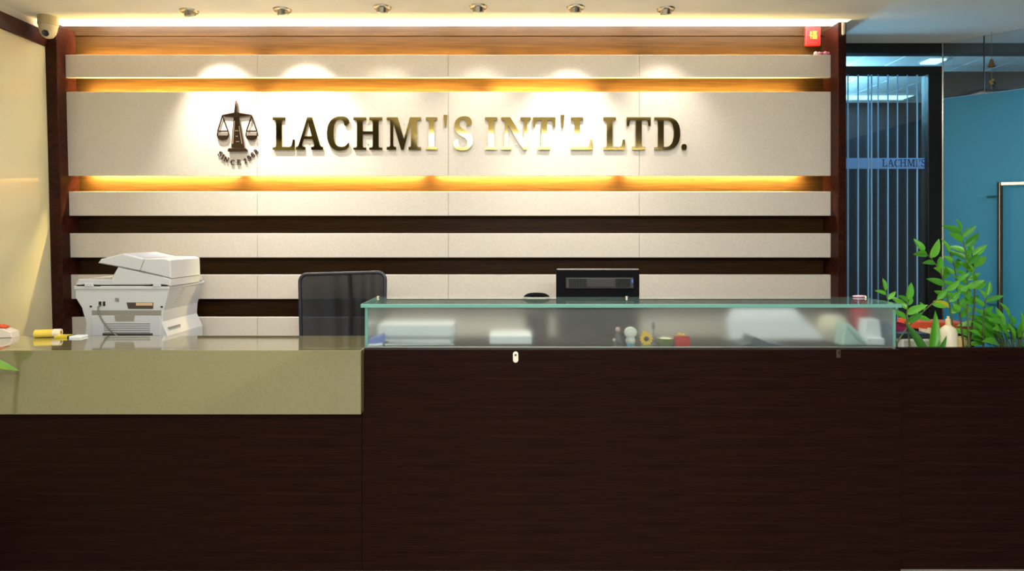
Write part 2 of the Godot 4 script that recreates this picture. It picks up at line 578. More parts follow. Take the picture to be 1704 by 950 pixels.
# ------------------------------------------------------------------ right: glass door, frosted partition, office
const DD := 4.55
func right_side() -> void:
	# shell of the office behind the glass
	var st := nst()
	bxd(st, 2.19, 2.30, 0, 3.2, 4.46, 6.6)
	tag(put("wall_office_left", st, M.dark_wall), "dark office wall behind the glass door, on the left", "wall", "", "structure")
	st = nst()
	bxd(st, 2.19, 5.2, 0, 3.2, 6.3, 6.6)
	tag(put("wall_office_back", st, M.dark_wall), "dark brown far wall of the office behind the glass door", "wall", "", "structure")
	var oc := thing("ceiling_office", "tiled office ceiling seen through the upper glass", "ceiling", Vector3.ZERO, 0, "", "structure")
	st = nst()
	bxd(st, 2.19, 5.2, 2.995, 3.2, 4.64, 6.6)
	put("ceiling_slab", st, M.plastic_grey, oc)
	for i in 9:
		for j in 6:
			st = nst()
			bxd(st, 2.31 + i * 0.3, 2.602 + i * 0.3, 2.985, 2.996, 4.66 + j * 0.28, 4.932 + j * 0.28, 0.002)
			put("ceiling_tile", st, M.white, oc)
	var o := thing("office_light", "long bright cool light panel in the office ceiling beyond the glass door", "light", Vector3(3.4, 2.985, -6.0))
	st = nst()
	bx(st, Vector3(0, -0.006, 0), Vector3(0.75, 0.012, 0.2))
	put("diffuser", st, glow(Color(0.62, 0.9, 1.0), 1.3), o)
	for s in [-1.0, 1.0]:
		st = nst()
		bx(st, Vector3(0, -0.008, s * 0.106), Vector3(0.78, 0.016, 0.012))
		put("frame", st, M.white, o)
	o = thing("office_light", "tiny square cool light in the ceiling just above the black door head", "light", Vector3(3.19, 2.985, -4.78))
	st = nst()
	bx(st, Vector3(0, -0.006, 0), Vector3(0.12, 0.012, 0.12))
	put("diffuser", st, glow(Color(0.62, 0.9, 1.0), 1.6), o)
	o = thing("office_light", "unseen square cool light panel that lights the frosted partition from behind", "light", Vector3(4.5, 2.93, -4.5))  # out of view at the right, backlights the frosted glass
	st = nst()
	bx(st, Vector3(0, -0.006, 0), Vector3(0.5, 0.012, 0.5))
	put("diffuser", st, glow(Color(0.62, 0.9, 1.0), 1.3), o)
	for s in [-1.0, 1.0]:
		st = nst()
		bx(st, Vector3(0, -0.008, s * 0.256), Vector3(0.53, 0.016, 0.012))
		put("frame", st, M.white, o)

	o = thing("unseen_office_uplight", "unseen cool uplight on the office side wall, placed to brighten the office ceiling", "light", Vector3(2.36, 2.75, -5.6))  # unseen fixture, placed to throw light up on the office tiles
	st = nst()
	prism(st, PackedVector2Array([Vector2(-0.058, -0.06), Vector2(0.0, -0.06), Vector2(0.06, 0.0), Vector2(-0.058, 0.0)]), -0.5, 0.5, 0.002)
	put("housing", st, M.white, o)
	st = nst()
	bx(st, Vector3(0, 0.003, 0), Vector3(0.09, 0.006, 0.96))
	put("lit_diffuser", st, glow(Color(0.62, 0.9, 1.0), 1.0), o)
	# dark beam added behind the partition to darken the view through clear glass
	st = nst()
	bxd(st, 3.3, 4.9, 2.45, 2.925, 4.86, 4.95, 0.003)
	tag(put("trim", st, M.dark_wall), "added dark crossbeam that darkens the view through the clear upper glass", "beam", "", "structure").name = "trim_4"
	# black beam under the ceiling
	st = nst()
	bxd(st, 2.185, 4.9, Y(88, DD), CEIL, DD, DD + 0.09, 0.003)
	tag(put("trim", st, M.black), "black ceiling beam above the glass door and partition", "beam", "", "structure").name = "trim_3"

	# glass door with a black frame
	var door := thing("door_1", "black framed glass door with thin vertical lines and a frosted name band", "door", Vector3.ZERO, 0, "", "structure")
	st = nst()
	bxd(st, 2.185, X(1568, DD), Y(122.5, DD), Y(110, DD), DD, DD + 0.08, 0.003)
	bxd(st, X(1545, DD), X(1568, DD), 0, Y(122.5, DD), DD, DD + 0.08, 0.003)
	put("door_frame", st, M.black, door)
	var clear := pane(Color(0.75, 0.9, 1.0), 0.02)
	st = nst()
	bxd(st, 2.185, X(1545, DD), 0.01, Y(122.5, DD), DD + 0.035, DD + 0.045)
	put("glass_pane", st, clear, door)
	st = nst()
	bxd(st, 2.185, X(1568, DD), Y(110, DD), Y(88, DD), DD + 0.035, DD + 0.045)
	put("transom_pane", st, clear, door)
	var etched := mat(srgb(190, 225, 240), 0.6)
	etched.backlight_enabled = true
	etched.backlight = srgb(170, 220, 245)
	for l in [[1415.0, 2.2], [1432.0, 2.6], [1449.0, 2.6], [1454.5, 2.4], [1465.5, 1.4], [1482.0, 2.2], [1498.0, 1.6], [1514.5, 1.0], [1531.0, 2.2], [1548.0, 0.8]]:
		if l[0] > 1544.0:
			continue
		st = nst()
		bxd(st, X(l[0] - l[1] * 0.36, DD), X(l[0] + l[1] * 0.36, DD), 0.02, Y(122.5, DD), DD + 0.028, DD + 0.036)
		put("etched_line", st, etched, door)
	var band := mat(srgb(140, 185, 215), 0.7)
	band.backlight_enabled = true
	band.backlight = srgb(150, 200, 235)
	st = nst()
	bxd(st, 2.185, X(1543, DD), Y(280, DD), Y(262, DD), DD + 0.031, DD + 0.036)
	put("frosted_band", st, band, door)
	var tm := text_mesh("LACHMI'S", 400, 0.002)
	var nb := put("name_lettering", tm, mat(srgb(30, 60, 95), 0.5), door)
	fit(nb, tm, 1468, 1540, 264.5, 277.5, DD + 0.028)

	# frosted partition standing at an angle, coming towards the viewer on the right
	var p0 := Vector3(X(1569, DD), 0, -DD)
	var p1 := Vector3(X(1704, 4.236), 0, -4.236)
	var run := (p1 - p0).normalized()
	var gp := thing("wall_glass", "blue frosted glass partition at the right, clear above", "glass wall", p0, atan2(-run.z, run.x), "", "structure")
	var frost := mat(srgb(24, 128, 160), 0.45)
	frost.backlight_enabled = true
	frost.backlight = srgb(170, 190, 190)
	st = nst()
	bx(st, Vector3(0.65, 1.3235, 0), Vector3(1.3, 2.647, 0.012))
	put("frosted_pane", st, frost, gp)
	st = nst()
	bx(st, Vector3(0.65, 2.848, 0), Vector3(1.3, 0.402, 0.012))
	put("clear_pane", st, clear, gp)
	st = nst()
	bx(st, Vector3(0.65, 2.647, 0.004), Vector3(1.3, 0.004, 0.008))
	put("film_edge", st, etched, gp)
	st = nst()
	bx(st, Vector3(0.0, 1.525, 0), Vector3(0.008, 3.05, 0.016))
	put("edge_strip", st, M.steel, gp)
	st = nst()
	bx(st, Vector3(0.24, 2.858, 0.0), Vector3(0.006, 0.382, 0.016))
	put("joint_strip", st, M.black, gp)
	# the big pull handle, a bent square bar
	var hd := 4.26
	var ha := P(1664, 306, hd)
	var hb := P(1664, 548, hd)
	var hv := Vector3(0.22, 0, 0.10)
	var h := thing("pull_handle", "tall square brushed metal pull handle before the blue frosted glass", "handle", Vector3(ha.x, hb.y, ha.z))
	st = nst()
	bx(st, Vector3(0, (ha.y - hb.y) / 2, 0), Vector3(0.026, ha.y - hb.y + 0.026, 0.026), 0.003)
	put("upright", st, M.steel, h)
	for yy in [0.0, ha.y - hb.y]:
		st = nst()
		var bt := Transform3D(Basis(Vector3.UP, atan2(-hv.z, hv.x)), Vector3(0, yy, 0))
		bx(st, Vector3(0.115, 0, 0), Vector3(0.23, 0.026, 0.026), 0.003, bt)
		put("arm", st, M.steel, h)
	st = nst()
	tube(st, [Vector3(0, 0.16, 0), Vector3(0, 0.16, -0.17)], 0.008)
	tube(st, [Vector3(0, 0.9, 0), Vector3(0, 0.9, -0.17)], 0.008)
	bits(put("stand_off", st, M.steel, h))
	# bell ornament on a string
	var bell := thing("hanging_bell", "small brass bell ornament on a cord before the clear upper glass", "ornament", P(1650, 72, 4.3))
	st = nst()
	var yb := func(py: float) -> float: return (72.0 - py) * 4.3 / FPX
	tube(st, [Vector3(0, CEIL - bell.position.y, 0), Vector3(0, yb.call(150), 0)], 0.0014, -1, 6)
	put("cord", st, mat(srgb(150, 130, 70), 0.7), bell)
	st = nst()
	lathe(st, [Vector2(0, yb.call(98)), Vector2(0.009, yb.call(99)), Vector2(0.013, yb.call(104)), Vector2(0.017, yb.call(108)), Vector2(0.024, yb.call(111)), Vector2(0.02, yb.call(111)), Vector2(0.0, yb.call(106))], 18)
	put("bell", st, mat(srgb(170, 120, 70), 0.35, 1.0), bell)
	st = nst()
	for k in 3:
		ball(st, Vector3([0.008, -0.008, 0.0][k], yb.call(133.0 + k * 3.0), 0), Vector3(0.009, 0.008, 0.009), 10)
	put("tassel_knot", st, mat(srgb(170, 140, 70), 0.6), bell)

# ------------------------------------------------------------------ lettering
func text_mesh(s: String, weight := 700, depth := 0.02) -> TextMesh:
	var f := SystemFont.new()
	f.font_names = PackedStringArray(["Droid Serif"])
	f.font_weight = weight
	var t := TextMesh.new()
	t.font = f
	t.text = s
	t.font_size = 64
	t.pixel_size = 0.004
	t.depth = depth
	t.curve_step = 1.0
	return t

# place a text so that its outline fills a pixel box at a depth (front face)
func fit(o: Node3D, t: TextMesh, x0: float, x1: float, y0: float, y1: float, d: float) -> void:
	var bb := t.get_aabb()
	var sx := (x1 - x0) * d / FPX / bb.size.x
	var sy := (y1 - y0) * d / FPX / bb.size.y
	o.scale = Vector3(sx, sy, 1)
	var c := bb.get_center()
	o.position = P((x0 + x1) / 2, (y0 + y1) / 2, d) - Vector3(c.x * sx, c.y * sy, bb.end.z) - o.get_parent().position

func sign_and_emblem() -> void:
	var o := thing("company_sign", "raised gold mirror lettering of the company name on the widest stone band", "sign", P(800, 249, DP))
	var d := 4.184
	var L := [["L", 453.5, 490.5], ["A", 492, 537.5], ["C", 544, 581], ["H", 588, 636], ["M", 643.5, 700.5], ["I", 708.5, 727.5], ["'", 738, 744.5], ["S", 755, 786.5], ["I", 807, 827.5], ["N", 834, 883.5], ["T", 887, 924.5], ["'", 933, 939.5], ["L", 950, 985.5], ["L", 1004, 1040], ["T", 1043, 1083], ["D", 1089, 1132], [".", 1134, 1143]]
	for l in L:
		var t := text_mesh(l[0], 700, 0.011)
		var y0 := 195.0
		var y1 := 249.0
		if l[0] == "'":
			y0 = 191.0; y1 = 211.0
		elif l[0] == ".":
			y0 = 239.5; y1 = 249.5
		elif l[0] == "C" or l[0] == "S":
			y0 = 193.5; y1 = 250.5
		var m := put("letter", t, M.letter, o)
		fit(m, t, l[1], l[2], y0, y1, d)
		var st := nst()
		var c := P((l[1] + l[2]) / 2, (y0 + y1) / 2, d) - o.position
	# standing pins between the letters and the stone
	var pins := nst()
	for l in L:
		for yy in [206.0, 240.0]:
			if l[0] == "'" and yy > 220 or l[0] == "." and yy < 220:
				continue
			var px: float = (l[1] + l[2]) / 2
			if l[0] in ["L", "D", "C"]:
				px = l[1] + 10.0
			var a := P(px, yy, d) - o.position
			tube(pins, [Vector3(a.x, a.y, -d - 0.008 - o.position.z), Vector3(a.x, a.y, -DP - o.position.z)], 0.003, -1, 6)
	bits(put("mounting_pins", pins, M.steel, o))

	# the scales emblem
	var e := thing("scales_emblem", "bronze balance scales emblem with arched lettering, left of the company name", "emblem", P(391, 250, DP))
	var z1 := 0.018
	var q := func(a: Array) -> PackedVector2Array:
		var out := PackedVector2Array()
		for v in a:
			var p := P(340.0 + v[0] / 6.783, 150.0 + v[1] / 6.783, 4.16) - e.position
			out.append(Vector2(p.x, p.y))
		return out
	var st := nst()
	prism(st, q.call([[336, 108], [342, 108], [356, 240], [362, 300], [316, 300], [322, 240]]), 0.006, z1 + 0.006, 0.002)
	put("spike", st, M.bronze, e)
	st = nst()
	prism(st, q.call([[312, 300], [372, 300], [436, 645], [283, 645]]), 0.006, z1, 0.003)
	put("pillar", st, M.bronze, e)
	st = nst()
	prism(st, q.call([[262, 650], [455, 650], [470, 664], [470, 688], [248, 688], [248, 664]]), 0.006, z1 + 0.004, 0.002)
	put("foot", st, M.bronze, e)
	for s in [0, 1]:
		st = nst()
		prism(st, q.call([[338, 236], [338, 305], [290, 296], [178, 286], [178, 270]] if s == 0 else [[340, 236], [340, 305], [390, 296], [518, 284], [518, 268]]), 0.006, z1 - 0.002, 0.003)
		put("beam_arm", st, M.bronze, e)
		var cx := 188.0 if s == 0 else 514.0
		var pan_node: MeshInstance3D
		st = nst()
		var arc := [[cx - 70.0, 505.0], [cx + 70.0, 505.0]]
		for k in 9:
			var a := PI * k / 8.0
			arc.append([cx + 64.0 * cos(a), 512.0 + 46.0 * sin(a)])
		prism(st, q.call(arc), 0.006, z1, 0.002)
		pan_node = put("scale_pan", st, M.bronze, e)
		st = nst()
		var hook = Vector2(182.0 if s == 0 else 514.0, 278)
		for x in [cx - 60.0, cx + 58.0]:
			var n2 := Vector2(x - hook.x, 455 - hook.y).normalized().orthogonal() * 5.0
			prism(st, q.call([[hook.x - n2.x, hook.y - n2.y], [hook.x + n2.x, hook.y + n2.y], [x + n2.x, 455 + n2.y], [x - n2.x, 455 - n2.y]]), 0.006, z1 - 0.004)
		prism(st, q.call([[cx - 62, 447], [cx + 60, 447], [cx + 62, 463], [cx - 64, 463]]), 0.006, z1 - 0.005, 0.001)
		for x in [cx - 62.0, cx + 60.0]:
			prism(st, q.call([[x - 4, 460], [x + 4, 460], [x + (4 if x < cx else 12), 506], [x - (12 if x < cx else 4), 506]]), 0.006, z1 - 0.008)
		put("hanger", st, M.bronze, e)
	var bright := mat(srgb(225, 210, 185), 0.3, 1.0)
	for v in [[330, 448, 370, 456], [338, 510, 362, 518], [342, 571, 378, 579]]:
		st = nst()
		prism(st, q.call([[v[0], v[1]], [v[2], v[1]], [v[2], v[3]], [v[0], v[3]]]), z1 - 0.001, z1 + 0.003)
		put("rung", st, bright, e)
	for v in [[[322, 340], [328, 340], [308, 600], [298, 600]], [[374, 400], [380, 400], [414, 600], [404, 600]]]:
		st = nst()
		prism(st, q.call(v), z1 - 0.001, z1 + 0.003)
		put("pillar_edge", st, bright, e)
	var word := "SINCE 1968"
	var spots := [[160, 712], [190, 745], [230, 775], [300, 808], [371, 808], [0, 0], [447, 792], [490, 760], [530, 725], [568, 688]]
	for i in word.length():
		if word[i] == " ":
			continue
		var t := text_mesh(word[i], 700, 0.008)
		var m := put("letter", t, M.bronze, e)
		var bb := t.get_aabb()
		var sc := 8.6 * 4.17 / FPX / 0.19
		var dx: float = spots[i][0] - 355.0
		var dy: float = spots[i][1] - 470.0
		var turn := Basis(Vector3(0, 0, 1), atan2(dx, dy) * 0.9)
		var at := P(340.0 + spots[i][0] / 6.783, 150.0 + spots[i][1] / 6.783, 4.17) - e.position
		m.transform = Transform3D(turn * Basis.from_scale(Vector3(sc * 0.95, sc, 1)), at - turn * (bb.get_center() * Vector3(sc, sc, 0)) - Vector3(0, 0, 0.024))
	st = nst()
	for v in [[342, 330], [342, 600], [188, 530], [514, 530], [200, 755], [340, 805], [510, 745]]:
		var p := P(340.0 + v[0] / 6.783, 150.0 + v[1] / 6.783, 4.17) - e.position
		tube(st, [Vector3(p.x, p.y, 0.008), Vector3(p.x, p.y, 0.0)], 0.003, -1, 6)
	bits(put("mounting_pins", st, M.steel, e))

# ------------------------------------------------------------------ reception desk
const DF := 3.13     # front of the desk
const TOP := 1.098
func desk_and_counter() -> void:
	var o := thing("reception_desk", "long dark brown wooden reception desk with a plain front", "reception desk", Vector3(0, 0, -DF))
	var z := func(d: float) -> float: return DF - d
	var xs := X(602, DF)
	var xj := X(1499, DF)
	var st := nst()
	bxd(st, -2.97, xs, 0, 1.04, DF, DF + 0.03, 0.001)
	put("front_panel", shift(st), M.desk, o)
	st = nst()
	bxd(st, xs + 0.0015, xj, 0, TOP, DF, DF + 0.03, 0.001)
	put("front_panel", shift(st), M.desk, o)
	st = nst()
	bxd(st, xj + 0.001, 3.0, 0, TOP + 0.006, DF + 0.016, DF + 0.046, 0.001)
	put("front_panel", shift(st), M.desk, o)
	st = nst()
	bxd(st, xs + 0.002, xj - 0.02, TOP - 0.03, TOP, DF + 0.03, 3.55, 0.001)
	put("raised_top", shift(st), M.desk, o)
	st = nst()
	bxd(st, xj - 0.018, 3.0, 0.90, 0.93, DF + 0.046, 3.72, 0.001)
	put("plant_shelf", shift(st), M.desk, o)
	st = nst()
	bxd(st, -3.0, 3.0, 0.72, 0.75, DF + 0.05, 3.62, 0.002)
	bxd(st, -3.0, -1.72, 0.72, 0.75, 3.62, 4.14, 0.002)
	bxd(st, -0.1, 0.9, 0.72, 0.75, 3.62, 3.85, 0.002)
	put("worktop", shift(st), M.desk, o)
	for x in [-2.95, xs, 1.95, 2.96]:
		st = nst()
		bxd(st, x + 0.003, x + 0.03, 0, 0.72 if x < 0 else 0.9, DF + 0.05, 3.55)
		put("side_panel", shift(st), M.desk, o)
	# lock plates on the front
	st = nst()
	var ov := PackedVector2Array()
	var c := P(858, 594, DF)
	for k in 24:
		var a := TAU * k / 24
		var r := 0.0135
		ov.append(Vector2(c.x + r * cos(a), c.y + r * sin(a) + (0.014 if sin(a) > 0 else -0.014)))
	prism(st, ov, 0.0, 0.005, 0.002)
	var lk := put("lock_plate", st, mat(srgb(235, 228, 212), 0.3), o)
	lk.set_meta("label", "white oval lock plate")
	st = nst()
	lathe(st, [Vector2(0, 0.006), Vector2(0.005, 0.006), Vector2(0.005, 0.003)], 14, Transform3D(Basis(Vector3.RIGHT, PI / 2), Vector3(c.x, c.y + 0.011, 0)))
	put("keyhole", st, M.black, lk)
	st = nst()
	c = P(1395, 588.5, DF)
	bx(st, Vector3(c.x, c.y, 0.002), Vector3(0.02, 0.04, 0.004), 0.0015)
	lk = put("lock_plate", st, mat(srgb(120, 105, 98), 0.3, 1.0), o)
	lk.set_meta("label", "dull metal rectangular lock plate")
	st = nst()
	bx(st, Vector3(c.x, c.y + 0.006, 0.005), Vector3(0.008, 0.012, 0.004), 0.001)
	put("keyhole", st, M.black, lk)

	# beige stone counter standing proud of the desk front
	var k := thing("stone_counter", "thick polished beige stone counter at the left of the desk", "counter", Vector3(0, 0, -3.06))
	var xe := X(600.5, 3.06)
	var yt := Y(583, 3.06)
	st = nst()
	bx(st, Vector3((xe - 2.99) / 2, yt - 0.012, -0.2545), Vector3(xe + 2.99, 0.024, 0.380), 0.001)
	put("top_slab", st, M.counter, k)
	st = nst()
	bx(st, Vector3((xe - 2.98) / 2, (Y(690, 3.06) + yt) / 2, -0.032), Vector3(xe + 2.98, yt - Y(690, 3.06), 0.064), 0.003)
	put("front_slab", st, M.counter, k)

func shift(st: SurfaceTool) -> ArrayMesh:
	st.generate_normals()
	var src := st.commit()
	var out := SurfaceTool.new()
	out.append_from(src, 0, Transform3D(Basis(), Vector3(0, 0, DF)))
	return out.commit()

# ------------------------------------------------------------------ glass case on the desk
const DG := 3.19
func glass_case() -> void:
	var x0 := X(608, DG)
	var x1 := X(1490, DG)
	var y1 := Y(510.5, DG)
	var o := thing("glass_case", "low glass display case with a frosted front on the desk", "glass case", Vector3((x0 + x1) / 2, TOP, -DG))
	var w := x1 - x0
	var h := y1 - TOP
	var frosted := mat(srgb(238, 246, 244), 0.27)
	frosted.refraction_enabled = true
	frosted.refraction_scale = 0.045
	frosted.albedo_color.a = 0.04
	var st := nst()
	bx(st, Vector3(0, h / 2, -0.005), Vector3(w - 0.022, h, 0.010))
	put("front_pane", st, frosted, o).set_meta("label", "frosted front pane")
	var clear := pane(srgb(170, 215, 205), 0.10)
	for s in [-1.0, 1.0]:
		st = nst()
		bx(st, Vector3(s * (w / 2 - 0.005), h / 2, -0.17), Vector3(0.010, h, 0.318))
		var sp := put("side_pane", st, clear, o)
		st = nst()
		bx(st, Vector3(s * (w / 2 - 0.005), h / 2, -0.005), Vector3(0.0145, h, 0.0105), 0.001)
		put("polished_edge", st, M.edge, sp)
	var tx0 := X(600, 3.15) - o.position.x
	var tx1 := X(1501, 3.15) - o.position.x
	st = nst()
	bx(st, Vector3((tx0 + tx1) / 2, h + 0.009, -0.145), Vector3(tx1 - tx0 - 0.008, 0.0175, 0.362))
	var tp := put("top_pane", st, clear, o)
	st = nst()
	bx(st, Vector3((tx0 + tx1) / 2, h + 0.009, 0.038), Vector3(tx1 - tx0, 0.018, 0.004), 0.001)
	for x in [tx0 + 0.002, tx1 - 0.002]:
		bx(st, Vector3(x, h + 0.009, -0.145), Vector3(0.004, 0.018, 0.362), 0.001)
	put("polished_edge", st, M.edge, tp)
	for px in [629.0, 1043.0, 1441.0]:
		st = nst()
		lathe(st, [Vector2(0, 0.010), Vector2(0.008, 0.010), Vector2(0.010, 0.007), Vector2(0.010, 0.0), Vector2(0.006, 0.0), Vector2(0.006, -0.0175)], 16, Transform3D(Basis(), Vector3(X(px, 3.46) - o.position.x, h + 0.018, -0.27)))
		put("metal_stud", st, M.steel, o)
	st = nst()
	bx(st, Vector3(0, 0.003, 0.006), Vector3(w, 0.006, 0.012), 0.001)
	put("sill_strip", st, mat(srgb(150, 158, 150), 0.3, 0.6), o)

# ------------------------------------------------------------------ printer
func printer() -> void:
	var d := 3.65
	var o := thing("office_printer", "bulky off-white multifunction printer seen from behind, left of the chair", "printer", Vector3(X(203, d), 0.75, -d))
	var q := func(a: Array, dd := 3.65) -> PackedVector2Array:
		var out := PackedVector2Array()
		for v in a:
			var p := P(90.0 + v[0] * 0.21046, 390.0 + v[1] * 0.21046, dd) - o.position
			out.append(Vector2(p.x, p.y))
		return out
	var body_poly: PackedVector2Array = q.call([[165, 425], [905, 425], [905, 440], [888, 510], [862, 600], [856, 690], [905, 800], [905, 900], [232, 900], [240, 780], [250, 700], [232, 640], [215, 580], [165, 500]])
	for i in body_poly.size():
		if body_poly[i].y < 0.28:
			body_poly[i].y = 0.0
	var st := nst()
	prism(st, body_poly, -0.40, 0.0, 0.006)
	var body := put("body", st, M.plastic, o)
	# rim that carries the scanner
	st = nst()
	prism(st, q.call([[158, 408], [908, 408], [912, 425], [908, 436], [160, 436]]), -0.415, 0.006, 0.004)
	put("scanner_rim", st, M.plastic, o)
	st = nst()
	prism(st, q.call([[175, 400], [900, 400], [900, 410], [175, 410]]), -0.40, -0.006)
	put("scanner_gap", st, M.black, o)
	# lid: flat plate plus sheet feeder
	st = nst()
	prism(st, q.call([[168, 400], [190, 355], [460, 355], [905, 355], [910, 400]]), -0.39, 0.0, 0.004)
	var lid := put("scanner_lid", st, M.plastic, o)
	st = nst()
	prism(st, q.call([[452, 356], [508, 258], [860, 335], [920, 352], [920, 408], [870, 396], [450, 396]]), -0.34, 0.004, 0.004)
	put("feeder_base", st, M.plastic, o)
	st = nst()
	prism(st, q.call([[346, 226], [370, 195], [545, 150], [700, 190], [880, 188], [920, 205], [925, 348], [862, 333], [680, 290], [510, 256]]), -0.34, 0.002, 0.006)
	put("sheet_feeder", st, M.plastic, o)
	st = nst()
	prism(st, q.call([[380, 194], [545, 150], [720, 188], [545, 192]]), -0.33, -0.02, 0.002)
	put("feeder_tray", st, mat(srgb(170, 178, 200), 0.4), o)
	st = nst()
	for l in [[[715, 196], [719, 196], [682, 289], [678, 289]], [[508, 257], [512, 254], [864, 331], [862, 336]]]:
		prism(st, q.call(l), 0.0, 0.0035)
	put("seam", st, M.plastic_grey, o)
	for x in [[238, 318], [778, 850]]:
		st = nst()
		prism(st, q.call([[x[0] + 10, 384], [x[1] - 6, 384], [x[1], 412], [x[0] + 14, 412]]), -0.02, 0.012, 0.002)
		var hg := put("hinge", st, M.plastic, o)
		st = nst()
		prism(st, q.call([[x[0], 394], [x[0] + 12, 386], [x[0] + 12, 408], [x[0] - 60, 408]]), 0.0, 0.004)
		prism(st, q.call([[x[1], 396], [x[1] + 40, 404], [x[1] + 56, 411], [x[1], 411]]), 0.0, 0.004)
		bits(put("hinge_slot", st, M.black, hg))
	# sockets, slots and covers on the back
	st = nst()
	for s in [[355, 530, 374, 566], [388, 530, 405, 566]]:
		prism(st, q.call([[s[0], s[1]], [s[2], s[1]], [s[2], s[3]], [s[0], s[3]]]), -0.004, 0.003)
	bits(put("socket", st, M.black, body))
	st = nst()
	prism(st, q.call([[575, 538], [785, 538], [785, 588], [588, 588]]), -0.004, 0.0025)
	var slot := put("paper_slot", st, mat(srgb(70, 58, 54), 0.6), body)
	st = nst()
	prism(st, q.call([[650, 540], [780, 540], [780, 562], [650, 562]]), 0.002, 0.0035)
	put("slot_paper", st, mat(srgb(212, 176, 140), 0.7), slot)
	st = nst()
	prism(st, q.call([[485, 500], [514, 506], [514, 534], [485, 528]]), 0, 0.003)
	put("badge", st, M.plastic_grey, body)
	st = nst()
	for p in [[292, 570], [852, 573]]:
		prism(st, q.call([[p[0] - 8, p[1] - 7], [p[0] + 8, p[1] - 7], [p[0] + 8, p[1] + 7], [p[0] - 8, p[1] + 7]]), 0, 0.003)
	bits(put("screw", st, M.black, body))
	st = nst()
	prism(st, q.call([[300, 600], [848, 600], [848, 642], [300, 638]]), 0, 0.002)
	put("recess", st, mat(srgb(138, 135, 128), 0.6), body)
	st = nst()
	prism(st, q.call([[300, 643], [845, 643], [845, 800], [300, 800]]), 0, 0.006, 0.002)
	put("rear_cover", st, M.plastic, body)
	st = nst()
	prism(st, q.call([[484, 640], [644, 640], [636, 684], [490, 684]]), 0.002, 0.0085, 0.001)
	put("cover_grip", st, mat(srgb(142, 138, 128), 0.5), body)
	for i in 5:
		var yy := 702.0 + i * 17.0
		st = nst()
		prism(st, q.call([[400, yy], [764, yy], [764, yy + 6], [400, yy + 6]]), 0.003, 0.0075)
		put("vent_slot", st, M.plastic_grey, body)
	st = nst()
	prism(st, q.call([[390, 780], [785, 780], [785, 806], [390, 806]]), 0.003, 0.008)
	put("vent_slot", st, mat(srgb(60, 58, 56), 0.6), body)
	# mesh grille and louvres on the flank
	st = nst()
	var xr: float = q.call([[866, 700]])[0].x
	for i in 9:
		for j in 6:
			var yy: float = q.call([[0, 742 + j * 11]])[0].y
			bx(st, Vector3(xr + 0.012, yy, -0.03 - i * 0.015), Vector3(0.012, 0.003, 0.009))
	bits(put("flank_grille", st, M.plastic_grey, body))
	st = nst()
	for j in 7:
		var yy: float = q.call([[0, 448 + j * 17]])[0].y
		bx(st, Vector3(q.call([[890, 0]])[0].x + 0.004 - j * 0.0032, yy, -0.17 + j * 0.008), Vector3(0.012, 0.003, 0.03))
	bits(put("flank_louvre", st, M.plastic_grey, body))
	# cable
	st = nst()
	var pts := []
	for v in [[365, 560, 0.006], [372, 590, 0.03], [415, 680, 0.034], [470, 750, 0.03], [510, 790, 0.026], [540, 830, 0.03], [545, 1000, 0.03]]:
		var p: Vector2 = q.call([[v[0], v[1]]])[0]
		pts.append(Vector3(p.x, p.y, v[2]))
	tube(st, curve(pts, 18), 0.0045, -1, 8)
	put("cable", st, mat(srgb(112, 108, 98), 0.5), o)

